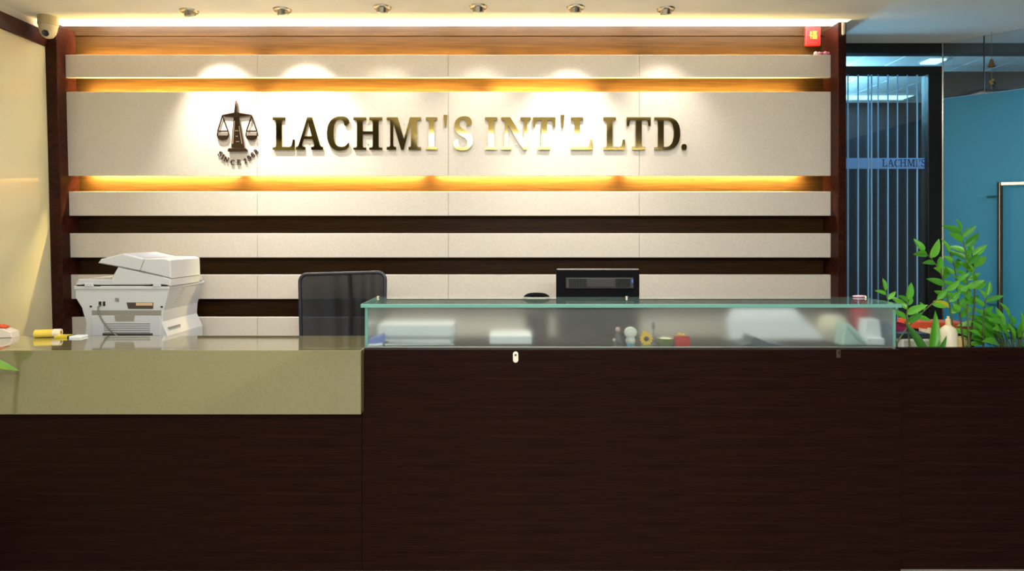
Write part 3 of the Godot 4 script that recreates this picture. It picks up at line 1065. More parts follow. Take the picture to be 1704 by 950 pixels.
# ------------------------------------------------------------------ chair
func chair() -> void:
	var d := 3.78
	var o := thing("office_chair", "high black mesh office chair behind the desk, right of the printer", "office chair", Vector3(X(570, d), 0, -d))
	var x0 := X(499, d) - o.position.x
	var x1 := X(641, d) - o.position.x
	var y0 := 0.78
	var y1 := Y(453, d)
	var frame_m := mat(srgb(34, 37, 50), 0.45)
	var st := nst()
	var loop := []
	var rc := 0.045
	for c in [[x1 - rc, y1 - rc, 0.0], [x0 + rc, y1 - rc - 0.012, PI / 2], [x0 + rc + 0.012, y0 + rc, PI], [x1 - rc - 0.012, y0 + rc, PI * 1.5]]:
		for k in 7:
			var a: float = c[2] + PI / 2 * k / 6.0
			loop.append(Vector3(c[0] + rc * cos(a), c[1] + rc * sin(a), 0))
	loop.append(loop[0])
	tube(st, loop, 0.011, -1, 8)
	put("back_frame", st, frame_m, o)
	# the mesh, slightly rippled
	st = nst()
	var mesh_m := mat(srgb(13, 14, 25, 0.96), 0.5)
	mesh_m.transparency = BaseMaterial3D.TRANSPARENCY_ALPHA
	var nx := 48
	var ny := 16
	var g := func(i: int, j: int) -> Vector3:
		var u := float(i) / nx
		var v := float(j) / ny
		var edge := sin(PI * u) * sin(PI * v)
		var ripple := 0.006 * sin(u * u * 34.0) * clampf(v * 1.5 - 0.3, 0.0, 1.0)
		return Vector3(lerpf(x0 + 0.004, x1 - 0.004, u), lerpf(y0, y1 - 0.004 - 0.012 * (1.0 - u), v), -0.035 * edge + ripple * sin(PI * u))
	for i in nx:
		for j in ny:
			quad(st, g.call(i, j), g.call(i + 1, j), g.call(i + 1, j + 1), g.call(i, j + 1), Vector3(0, 0, 1), 1)
	put("mesh_back", st, mesh_m, o)
	st = nst()
	tube(st, curve([Vector3(0.03, y1 - 0.01, -0.045), Vector3(0.03, 1.15, -0.075), Vector3(0.02, 0.78, -0.07), Vector3(0.0, 0.58, -0.02), Vector3(0, 0.55, 0.15)], 16), 0.014, -1, 8)
	put("spine", st, frame_m, o)
	st = nst()
	tube(st, curve([Vector3(x0 + 0.01, 1.03, -0.005), Vector3(0.03, 1.04, -0.055), Vector3(x1 - 0.01, 1.03, -0.005)], 12), 0.012, -1, 8)
	put("lumbar_bar", st, frame_m, o)
	st = nst()
	bx(st, Vector3(0, 0.60, 0.22), Vector3(0.48, 0.07, 0.44), 0.03)
	put("seat", st, M.plastic_dark, o)
	st = nst()
	tube(st, [Vector3(0, 0.10, 0.2), Vector3(0, 0.57, 0.2)], 0.025, -1, 12)
	put("gas_lift", st, M.black, o)
	for k in 5:
		var a := TAU * k / 5 + 0.3
		var e := Vector3(cos(a) * 0.29, 0.06, 0.2 + sin(a) * 0.29)
		st = nst()
		tube(st, [Vector3(0, 0.11, 0.2), e], 0.022, 0.014, 8)
		var leg := put("base_leg", st, M.black, o)
		st = nst()
		lathe(st, [Vector2(0, -0.012), Vector2(0.03, -0.012), Vector2(0.03, 0.012), Vector2(0, 0.012)], 14, Transform3D(Basis(Vector3(sin(a), 0, -cos(a)), PI / 2), e - Vector3(0, 0.03, 0)))
		put("caster", st, M.plastic_dark, leg)

# ------------------------------------------------------------------ monitor, seen from behind
func monitor() -> void:
	var d := 3.66
	var o := thing("computer_monitor", "black computer monitor seen from behind above the glass case", "monitor", Vector3(X(995, d), 0.75, -d))
	var y1 := Y(447.5, d) - 0.75
	var y0 := Y(560, d) - 0.75
	var w := (1064.0 - 926.0) * d / FPX
	var st := nst()
	bx(st, Vector3(0, (y0 + y1) / 2, -0.02), Vector3(w, y1 - y0, 0.04), 0.006)
	var shell_ := put("housing", st, M.plastic_dark, o)
	st = nst()
	bx(st, Vector3(0, y1 - 0.004, -0.012), Vector3(w - 0.004, 0.010, 0.03), 0.004)
	put("bezel_highlight", st, mat(srgb(120, 112, 108), 0.35), o)  # top bezel in pale grey, painted as the highlight along its edge
	var yv := Y(471, d) - 0.75
	st = nst()
	bx(st, Vector3(0.01, yv, 0.004), Vector3(0.395, 0.064, 0.012), 0.004)
	put("vent_strip", st, mat(srgb(40, 40, 44), 0.5), shell_)
	st = nst()
	for i in 14:
		bx(st, Vector3(-0.165 + i * 0.009, yv, 0.0105), Vector3(0.004, 0.05, 0.003))
		bx(st, Vector3(0.105 + i * 0.006, yv, 0.0105), Vector3(0.003, 0.05, 0.003))
	bits(put("vent_rib", st, M.plastic_dark, shell_))
	st = nst()
	bx(st, Vector3(0.015, yv, 0.0105), Vector3(0.165, 0.046, 0.004), 0.002)
	put("handle_recess", st, M.black, shell_)
	st = nst()
	bx(st, Vector3(0.198, yv + 0.012, 0.0105), Vector3(0.008, 0.022, 0.005), 0.002)
	var sb := put("blue_mark", st, mat(srgb(70, 120, 220), 0.3), shell_)  # plain blue patch at the end of the vent strip
	sb.set_meta("label", "small blue marking")
	st = nst()
	bx(st, Vector3(0, (y0 + y1) / 2, -0.042), Vector3(w - 0.03, y1 - y0 - 0.03, 0.004))
	put("screen", st, mat(srgb(8, 8, 10), 0.15), o)
	st = nst()
	bx(st, Vector3(0, (y0 + 0.04) / 2, 0.01), Vector3(0.08, y0 + 0.06, 0.03), 0.006)
	put("neck", st, M.plastic_dark, o)
	st = nst()
	lathe(st, [Vector2(0, 0), Vector2(0.12, 0), Vector2(0.12, 0.01), Vector2(0.05, 0.02), Vector2(0, 0.02)], 28, Transform3D(Basis(), Vector3(0, 0, 0)))
	put("foot", st, M.plastic_dark, o)
	# desk telephone, its handset showing just over the glass case
	d = 3.62
	o = thing("desk_telephone", "dark desk telephone whose handset shows behind the case, left of the monitor", "telephone", Vector3(X(893, d), 0.75, -d))
	st = nst()
	bx(st, Vector3(0, 0.245, 0), Vector3(0.13, 0.49, 0.10), 0.01)
	put("stand", st, M.plastic_dark, o)
	st = nst()
	var yy := Y(488, d) - 0.75
	tube(st, curve([Vector3(-0.08, yy - 0.075, 0.0), Vector3(-0.06, yy - 0.02, 0.0), Vector3(0, yy - 0.008, 0.0), Vector3(0.06, yy - 0.02, 0.0), Vector3(0.08, yy - 0.075, 0.0)], 16), 0.013, -1, 10)
	put("handset", st, M.plastic_dark, o)

# ------------------------------------------------------------------ small fixtures
func small_fixtures() -> void:
	# dome camera
	var c := P(80, 36, 4.0)
	c.y = CEIL
	var o := thing("security_camera", "small cream dome security camera under the ceiling in the left corner", "security camera", c)
	var r := 14.0 * 4.0 / FPX
	var st := nst()
	lathe(st, [Vector2(0, 0), Vector2(r * 1.05, 0), Vector2(r * 1.05, -0.055), Vector2(r, -0.06)], 28)
	put("mount", st, mat(srgb(205, 190, 150), 0.5), o)
	st = nst()
	var b0 := Y(38, 4.0) - CEIL
	lathe(st, [Vector2(r, b0 + 0.01), Vector2(r * 1.0, b0 - 0.006), Vector2(r * 0.92, b0 - 0.045), Vector2(r * 0.80, b0 - 0.07), Vector2(r * 0.55, b0 - 0.09), Vector2(r * 0.25, b0 - 0.098), Vector2(0, b0 - 0.10)], 28)
	var bd := put("housing", st, mat(srgb(222, 208, 172), 0.4), o)
	st = nst()
	var ld := Vector3(0.25, -0.35, 0.9).normalized()
	var lb := Basis(Quaternion(Vector3.UP, ld))
	lathe(st, [Vector2(0.0, 0.0), Vector2(0.019, 0.0), Vector2(0.021, 0.008), Vector2(0.019, 0.014), Vector2(0.012, 0.011), Vector2(0, 0.009)], 20, Transform3D(lb, Vector3(0, b0 - 0.062, 0) + ld * 0.033))
	put("lens", st, mat(srgb(50, 50, 52), 0.15), o)
	# red good-luck plaque
	var d := 4.19
	o = thing("red_plaque", "small red plaque with a gold character high on the right of the wooden band", "plaque", P(1350.5, 62, DW - 0.01))
	var w := 25.0 * d / FPX
	var hh := 31.0 * d / FPX
	st = nst()
	bx(st, Vector3(0, 0, 0.012), Vector3(w, hh, 0.024), 0.002)
	var redm := mat(srgb(205, 30, 30), 0.4)
	put("board", st, redm, o)
	# the character for good fortune, stroke by stroke
	st = nst()
	var u := hh / 31.0
	var strokes := [[-5, 6, -3.6, 4.4], [-6, 3, -2, 3.4], [-2, 3.4, -6.4, -1.2], [-4.2, 1, -4.2, -7], [-4, -0.5, -2, -2.2],
		[-0.8, 6, 6, 6], [0.6, 4, 5.2, 4], [0.6, 4, 0.6, 1.6], [5.2, 4, 5.2, 1.6], [0.6, 1.8, 5.2, 1.8], [-0.6, -0.6, 6, -0.6], [-0.6, -0.6, -0.6, -7], [6, -0.6, 6, -7], [-0.6, -3.8, 6, -3.8], [2.7, -0.6, 2.7, -7], [-0.6, -7, 6, -7]]
	for s in strokes:
		var a := Vector2(s[0], s[1] + 2.5) * u * 0.92
		var b := Vector2(s[2], s[3] + 2.5) * u * 0.92
		var t := Transform3D(Basis(Vector3(0, 0, 1), (b - a).angle()), Vector3((a.x + b.x) / 2, (a.y + b.y) / 2, 0.0255))
		bx(st, Vector3.ZERO, Vector3((b - a).length() + u * 0.9, u * 1.25, 0.003), 0.0006, t)
	put("gold_character", st, mat(srgb(240, 200, 70), 0.3, 0.4), o)
	st = nst()
	for x in [-4.5, -2.8, 0.5, 3.5, 5.0]:
		bx(st, Vector3(x * u, -10.6 * u, 0.0245), Vector3(u * 0.8, u * 0.8, 0.002))
	bits(put("gold_line", st, mat(srgb(225, 120, 60), 0.4), o))
	# small pink trinket on the uppermost stone band
	o = thing("flower_string", "little pink and white string of paper flowers lying on the topmost stone band", "ornament", Vector3(X(1368, 4.22), Y(91, DP), -4.222))
	for i in 5:
		st = nst()
		var rr := 0.014 - 0.001 * (i % 3)
		ball(st, Vector3(-0.042 + i * 0.021, rr * 1.0, 0.003 * (i % 2)), Vector3(rr, rr, rr * 0.9), 10)
		put("flower", st, mat([srgb(236, 214, 216), srgb(188, 120, 138), srgb(170, 96, 120), srgb(205, 140, 156), srgb(150, 70, 100)][i], 0.7), o)
	# white contact on the right post
	st = nst()
	bx(st, Vector3.ZERO, Vector3(0.02, 0.085, 0.02), 0.006)
	var k := put("door_sensor", st, mat(srgb(210, 195, 180), 0.5))
	k.position = P(1402, 48, 4.10) + Vector3(0, 0, 0.01)
	tag(k, "slim white sensor at the top of the right corner post", "sensor")

# ------------------------------------------------------------------ inside the glass case
func case_contents() -> void:
	var d := 3.222
	var at := func(px: float, dd: float) -> Vector3: return Vector3(X(px, dd), TOP, -dd)
	var st: SurfaceTool
	# blue wrapped packet
	var o := thing("blue_packet", "crumpled blue and white packet at the left end inside the glass case", "packet", at.call(626, 3.25), 0.3)
	st = nst()
	prism(st, PackedVector2Array([Vector2(-0.04, 0), Vector2(0.035, 0), Vector2(0.05, 0.03), Vector2(0.045, 0.062), Vector2(0.02, 0.05), Vector2(-0.01, 0.045), Vector2(-0.045, 0.02)]), -0.03, 0.01, 0.004)
	put("wrapper", st, mat(srgb(88, 116, 196), 0.35), o)
	st = nst()
	bx(st, Vector3(-0.005, 0.006, 0.018), Vector3(0.075, 0.012, 0.016), 0.003)
	put("white_edge", st, M.paper, o)
	# magazines
	var mags := [[702.0, 3.26, 0.36, 0.012, 0.03, srgb(66, 82, 84)], [705.0, 3.265, 0.33, 0.010, -0.04, srgb(150, 166, 168)], [700.0, 3.27, 0.34, 0.008, 0.02, srgb(60, 78, 80)]]
	var y := 0.0
	for i in 3:
		var m = mags[i]
		o = thing("magazine", ["dark magazine at the bottom of the flat stack inside the glass case", "pale grey magazine in the middle of the flat stack in the case", "dark teal magazine on top of the flat stack inside the case"][i], "magazine", at.call(m[0], m[1] + 0.10) + Vector3(0, y, 0), m[4], "magazines lying in the glass case")
		st = nst()
		bx(st, Vector3(0, m[3] / 2, 0), Vector3(m[2], m[3], 0.22), 0.001)
		put("cover", st, mat(m[5], 0.3), o)
		st = nst()
		bx(st, Vector3(0, m[3] / 2, 0.0), Vector3(m[2] - 0.006, m[3] * 0.7, 0.2215))
		put("pages", st, M.paper, o)
		y += m[3]
	# papers
	for v in [[695.0, 3.44, 0.40, 0.06, 0.24, "white paper stack behind the magazines in the case"], [850.0, 3.40, 0.22, 0.04, 0.3, "white paper stack left of the figurines in the case"]]:
		o = thing("paper_stack", v[5], "paper", at.call(v[0], v[1]) + Vector3(0, y if v[0] < 700.0 else 0.0, 0), 0.0)
		st = nst()
		bx(st, Vector3(0, v[3] / 2, 0), Vector3(v[2], v[3], 0.2 if v[0] > 700.0 else 0.16), 0.001)
		put("sheets", st, M.paper, o)
	# leaning white papers in a holder and the dark folder before them
	o = thing("paper_sheaf", "large sheaf of white papers leaning inside the right half of the case", "paper", at.call(1292, 3.42))
	st = nst()
	prism(st, PackedVector2Array([Vector2(-0.25, 0), Vector2(0.27, 0), Vector2(0.20, 0.07), Vector2(0.11, 0.165), Vector2(-0.22, 0.165), Vector2(-0.26, 0.10)]), -0.03, 0.0, 0.001, Transform3D(Basis(Vector3.RIGHT, -0.25), Vector3(0, 0.008, 0)))
	put("sheets", st, M.paper, o)
	st = nst()
	bx(st, Vector3(0, 0.003, -0.03), Vector3(0.56, 0.006, 0.12), 0.001)
	put("holder", st, M.plastic_grey, o)
	o = thing("folder", "dark slate folder lying aslant before the white papers in the case", "folder", at.call(1262, 3.26), 0.0)
	st = nst()
	prism(st, PackedVector2Array([Vector2(-0.10, 0), Vector2(0.13, 0), Vector2(0.05, 0.014), Vector2(-0.022, 0.045), Vector2(-0.034, 0.04), Vector2(-0.045, 0.014)]), -0.12, 0.02, 0.001)
	put("cover", st, mat(srgb(66, 82, 96), 0.5), o)
	# figurines by the glass
	o = thing("figurine", "tiny dark figurine with a pink head left of the white one in the case", "figurine", at.call(1028, d))
	st = nst()
	lathe(st, [Vector2(0, 0), Vector2(0.022, 0), Vector2(0.024, 0.02), Vector2(0.018, 0.05), Vector2(0.012, 0.07), Vector2(0, 0.075)], 16)
	put("body", st, mat(srgb(70, 78, 66), 0.6), o)
	st = nst()
	ball(st, Vector3(0, 0.086, 0), Vector3(0.013, 0.014, 0.013))
	put("head", st, mat(srgb(200, 165, 160), 0.6), o)
	st = nst()
	ball(st, Vector3(-0.02, 0.036, 0.01), Vector3(0.008, 0.008, 0.008), 10)
	put("hand", st, mat(srgb(225, 220, 215), 0.6), o)
	o = thing("figurine", "white round-headed toy figurine with blue feet inside the case", "figurine", at.call(1049, d))
	st = nst()
	ball(st, Vector3(0, 0.072, 0), Vector3(0.033, 0.029, 0.028))
	put("head", st, mat(srgb(238, 240, 238), 0.5), o)
	st = nst()
	lathe(st, [Vector2(0, 0.016), Vector2(0.022, 0.018), Vector2(0.026, 0.03), Vector2(0.02, 0.05), Vector2(0, 0.055)], 18)
	put("body", st, mat(srgb(215, 220, 218), 0.5), o)
	for s in [-1.0, 1.0]:
		st = nst()
		ball(st, Vector3(s * 0.011, 0.009, 0.004), Vector3(0.010, 0.009, 0.013), 10)
		put("foot", st, mat(srgb(90, 175, 215), 0.5), o)
	# sunflower ornament
	o = thing("sunflower_ornament", "yellow sunflower ornament with a dark centre inside the case", "ornament", at.call(1075, d))
	var yel := mat(srgb(250, 204, 24), 0.6)
	var hub := Vector3(0, 0.041, 0.004)
	for k in 13:
		st = nst()
		var a := TAU * k / 13.0
		var len_ := 0.036 * (1.3 if k == 4 else 1.0)
		var t := Transform3D(Basis(Vector3(0, 0, 1), a), hub)
		var pl := PackedVector2Array([Vector2(0.004, -0.007), Vector2(len_ * 0.6, -0.0105), Vector2(len_, 0.0), Vector2(len_ * 0.6, 0.0105), Vector2(0.004, 0.007)])
		prism(st, pl, -0.004, 0.002 + 0.001 * (k % 2), 0.001, t)
		put("petal", st, yel, o)
	st = nst()
	ball(st, hub + Vector3(0, 0, 0.003), Vector3(0.0125, 0.0125, 0.007))
	put("flower_centre", st, mat(srgb(60, 42, 16), 0.7), o)
	st = nst()
	bx(st, Vector3(0, 0.005, -0.004), Vector3(0.05, 0.01, 0.024), 0.003)
	put("base", st, mat(srgb(150, 150, 40), 0.6), o)
	# bowl with a spoon
	o = thing("small_bowl", "small green and white bowl between the sunflower and red box in the case", "bowl", at.call(1107, 3.235))
	st = nst()
	lathe(st, [Vector2(0, 0), Vector2(0.024, 0), Vector2(0.036, 0.018), Vector2(0.042, 0.042), Vector2(0.039, 0.042), Vector2(0.03, 0.02), Vector2(0, 0.012)], 24)
	put("bowl", st, mat(srgb(120, 140, 60), 0.3), o)
	st = nst()
	lathe(st, [Vector2(0, 0.044), Vector2(0.02, 0.043), Vector2(0.038, 0.036), Vector2(0.03, 0.03), Vector2(0, 0.028)], 20)
	put("filling", st, mat(srgb(232, 234, 220), 0.6), o)
	o = thing("upright_spoon", "grey spoon-shaped stick standing behind the sunflower in the case", "spoon", at.call(1087, 3.25))
	st = nst()
	tube(st, [Vector3(0, 0.004, 0), Vector3(0, 0.085, 0)], 0.003, -1, 8)
	put("stick", st, M.plastic_grey, o)
	st = nst()
	ball(st, Vector3(0, 0.10, 0), Vector3(0.009, 0.02, 0.005))
	put("spoon_head", st, M.plastic_grey, o)
	st = nst()
	lathe(st, [Vector2(0, 0), Vector2(0.015, 0), Vector2(0.013, 0.008), Vector2(0, 0.010)], 14)
	put("foot", st, M.plastic_grey, o)
	# red gift box
	o = thing("red_box", "small red gift box with a yellow bow inside the case", "box", at.call(1134, d))
	st = nst()
	bx(st, Vector3(0, 0.027, 0), Vector3(0.074, 0.054, 0.05), 0.003)
	put("box", st, mat(srgb(196, 44, 44), 0.45), o)
	st = nst()
	ball(st, Vector3(-0.012, 0.062, 0.004), Vector3(0.012, 0.008, 0.009), 10)
	ball(st, Vector3(0.008, 0.060, 0.004), Vector3(0.009, 0.007, 0.009), 10)
	put("bow", st, yel, o)
	# right end: pale bag, cloth, block, plate, red tin
	o = thing("cloth_bundle", "pale teal folded cloth leaning at the right end inside the case", "cloth", at.call(1418, 3.27))
	st = nst()
	prism(st, PackedVector2Array([Vector2(-0.06, 0.0), Vector2(0.06, 0), Vector2(0.062, 0.02), Vector2(0.02, 0.07), Vector2(-0.02, 0.11), Vector2(-0.045, 0.115), Vector2(-0.05, 0.09), Vector2(-0.055, 0.05)]), -0.07, 0.02, 0.006)
	put("cloth", st, mat(srgb(176, 208, 205), 0.8), o)
	st = nst()
	for k in 3:
		tube(st, [Vector3(-0.035 + k * 0.014, 0.095 - k * 0.012, 0.02), Vector3(0.012 + k * 0.016, 0.03 - k * 0.008, 0.022)], 0.005, -1, 6)
	put("fold", st, mat(srgb(150, 190, 188), 0.8), o)
	o = thing("round_pot", "cream round pot far back at the right end inside the case", "pot", at.call(1385, 3.42))
	st = nst()
	lathe(st, [Vector2(0, 0), Vector2(0.05, 0), Vector2(0.075, 0.05), Vector2(0.07, 0.11), Vector2(0.05, 0.135), Vector2(0.045, 0.135), Vector2(0, 0.12)], 24)
	put("pot", st, mat(srgb(225, 220, 200), 0.5), o)
	o = thing("white_block", "white tapered paper cup box near the plate at the right end of the case", "box", at.call(1453, 3.27))
	st = nst()
	prism(st, PackedVector2Array([Vector2(-0.045, 0), Vector2(0.045, 0), Vector2(0.04, 0.06), Vector2(0.03, 0.13), Vector2(-0.035, 0.13), Vector2(-0.045, 0.05)]), -0.07, 0.0, 0.003)
	put("box", st, M.paper, o)
	st = nst()
	bx(st, Vector3(0, 0.02, 0.012), Vector3(0.088, 0.034, 0.022), 0.002)
	put("lower_box", st, M.paper, o)
	o = thing("blue_plate", "navy blue plate on edge by the right side pane of the case", "plate", at.call(1474, 3.27) + Vector3(0.008, 0, 0))
	st = nst()
	lathe(st, [Vector2(0, -0.004), Vector2(0.05, -0.004), Vector2(0.062, 0.006), Vector2(0.06, 0.009), Vector2(0.048, 0.002), Vector2(0, 0.002)], 28, Transform3D(Basis(Vector3(0, 0, 1), -PI / 2 + 0.12), Vector3(0, 0.062, 0)))
	put("plate", st, mat(srgb(36, 60, 130), 0.3), o)
	o = thing("red_tin", "red tin far back at the right end inside the case", "tin", at.call(1424, 3.47) + Vector3(0.02, 0, 0))
	st = nst()
	lathe(st, [Vector2(0, 0), Vector2(0.042, 0), Vector2(0.042, 0.2), Vector2(0.036, 0.208), Vector2(0, 0.208)], 20)
	put("can", st, mat(srgb(190, 50, 70), 0.4), o)
	# pink blossom lying on top of the case
	o = thing("pink_sachet", "small pale pink sachet lying on the glass top near its right end", "sachet", Vector3(X(1431, 3.49), Y(510.5, DG) + 0.018, -3.495))
	st = nst()
	ball(st, Vector3(0, 0.006, 0), Vector3(0.04, 0.006, 0.016), 14)
	put("sachet", st, mat(srgb(228, 196, 208), 0.6), o)

# ------------------------------------------------------------------ right end behind the desk front
func right_clutter() -> void:
	var base := 0.93
	var o := thing("orange_folder_box", "orange red document box lying slantwise behind the plants", "box", Vector3(X(1560, 3.62), base, -3.62), 0.12)
	var st := nst()
	bx(st, Vector3(0, 0.095, 0), Vector3(0.34, 0.19, 0.14), 0.003)
	put("box", st, mat(srgb(50, 30, 28), 0.6), o)
	st = nst()
	bx(st, Vector3(0, 0.0, 0), Vector3(0.37, 0.045, 0.17), 0.004, Transform3D(Basis(Vector3(0, 0, 1), -0.06), Vector3(0.0, 0.262 - 0.04, 0)))
	put("lid", st, mat(srgb(214, 84, 52), 0.5), o)
	st = nst()
	prism(st, PackedVector2Array([Vector2(-0.18, 0.19), Vector2(-0.16, 0.205), Vector2(0.03, 0.175), Vector2(0.03, 0.14)]), 0.07, 0.09, 0.001)
	put("front_flap", st, mat(srgb(160, 60, 50), 0.6), o)
	o = thing("magenta_folder", "magenta folder standing beside the right side pane of the case", "folder", Vector3(X(1500, 3.55), base, -3.55), 0.2)
	st = nst()
	prism(st, PackedVector2Array([Vector2(-0.06, 0), Vector2(0.11, 0), Vector2(0.11, 0.17), Vector2(0.03, 0.235), Vector2(-0.05, 0.255), Vector2(-0.06, 0.24)]), -0.02, 0.02, 0.002)
	put("cover", st, mat(srgb(170, 40, 92), 0.4), o)
	st = nst()
	prism(st, PackedVector2Array([Vector2(-0.045, 0.165), Vector2(-0.03, 0.165), Vector2(-0.028, 0.18), Vector2(-0.036, 0.19), Vector2(-0.046, 0.182)]), 0.02, 0.022)
	put("label_mark", st, mat(srgb(225, 200, 215), 0.6), o)
	o = thing("white_carton", "white carton with a navy lid behind the plant stems, right of the case", "box", Vector3(X(1515, 3.45), base, -3.45), 0.0)
	st = nst()
	bx(st, Vector3(0, 0.0875, 0), Vector3(0.15, 0.175, 0.1), 0.008)
	put("carton", st, mat(srgb(222, 220, 212), 0.6), o)
	st = nst()
	bx(st, Vector3(0.0, 0.19, -0.01), Vector3(0.165, 0.028, 0.1), 0.003)
	put("lid", st, mat(srgb(44, 52, 74), 0.5), o)
	o = thing("cream_cup", "cream cup between the navy lidded carton and the white bottle", "cup", Vector3(X(1541, 3.5), base, -3.5))
	st = nst()
	lathe(st, [Vector2(0, 0), Vector2(0.028, 0), Vector2(0.034, 0.22), Vector2(0.030, 0.22), Vector2(0.026, 0.19), Vector2(0, 0.19)], 20)
	put("cup", st, mat(srgb(226, 210, 180), 0.5), o)
	var hgt := func(py: float, dd: float) -> float: return Y(py, dd) - base
	o = thing("pump_bottle", "white plastic bottle with a cream cap among the plant stems", "bottle", Vector3(X(1578, 3.38), base, -3.38))
	st = nst()
	lathe(st, [Vector2(0, 0), Vector2(0.042, 0), Vector2(0.044, 0.09), Vector2(0.042, hgt.call(553, 3.38)), Vector2(0.034, hgt.call(546, 3.38)), Vector2(0.016, hgt.call(541, 3.38)), Vector2(0, hgt.call(541, 3.38))], 24)
	put("bottle", st, mat(srgb(236, 226, 200), 0.35), o)
	st = nst()
	lathe(st, [Vector2(0.0, hgt.call(541.5, 3.38)), Vector2(0.014, hgt.call(541.5, 3.38)), Vector2(0.013, hgt.call(531, 3.38)), Vector2(0.007, hgt.call(530, 3.38)), Vector2(0.006, hgt.call(526, 3.38)), Vector2(0, hgt.call(526, 3.38))], 16)
	put("cap", st, mat(srgb(228, 208, 160), 0.4), o)
	o = thing("jar", "squat yellowish jar just right of the white bottle among the stems", "jar", Vector3(X(1600, 3.47), base, -3.47))
	st = nst()
	lathe(st, [Vector2(0, 0), Vector2(0.03, 0), Vector2(0.032, 0.12), Vector2(0.026, 0.17), Vector2(0.018, 0.178), Vector2(0, 0.178)], 20)
	put("jar", st, mat(srgb(214, 186, 120), 0.4), o)

# ------------------------------------------------------------------ plants
func leaf_mesh(length: float, width: float, fold: float, droop: float, pointed := 1.0) -> ArrayMesh:
	var st := nst()
	var nu := 8
	var g := func(i: int, j: int) -> Vector3:
		var u := float(i) / nu
		var s := (j - 2) / 2.0
		var wd := width * 0.5 * pow(sin(PI * pow(u, 0.75)), 0.8 * pointed) if i > 0 and i < nu else 0.0
		return Vector3(s * wd, length * u, fold * absf(s) * wd - droop * length * u * u)
	for i in nu:
		for j in 4:
			quad(st, g.call(i, j), g.call(i, j + 1), g.call(i + 1, j + 1), g.call(i + 1, j), Vector3(0, 0, 1), 1)
	st.generate_normals()
	return st.commit()

func place_leaf(parent: Node3D, mesh: Mesh, m: Material, at: Vector3, dir: Vector3, face: Vector3, scale_ := 1.0) -> void:
	var y := dir.normalized()
	var x := y.cross(face).normalized()
	var z := x.cross(y)
	var o := put("leaf", mesh, m, parent)
	o.transform = Transform3D(Basis(x, y, z).scaled_local(Vector3.ONE * scale_), at)

func leaf_mat(c: Color, gloss := 0.32) -> StandardMaterial3D:
	var m := mat(c, gloss)
	m.backlight_enabled = true
	m.backlight = Color(0.45, 0.7, 0.15)
	return m

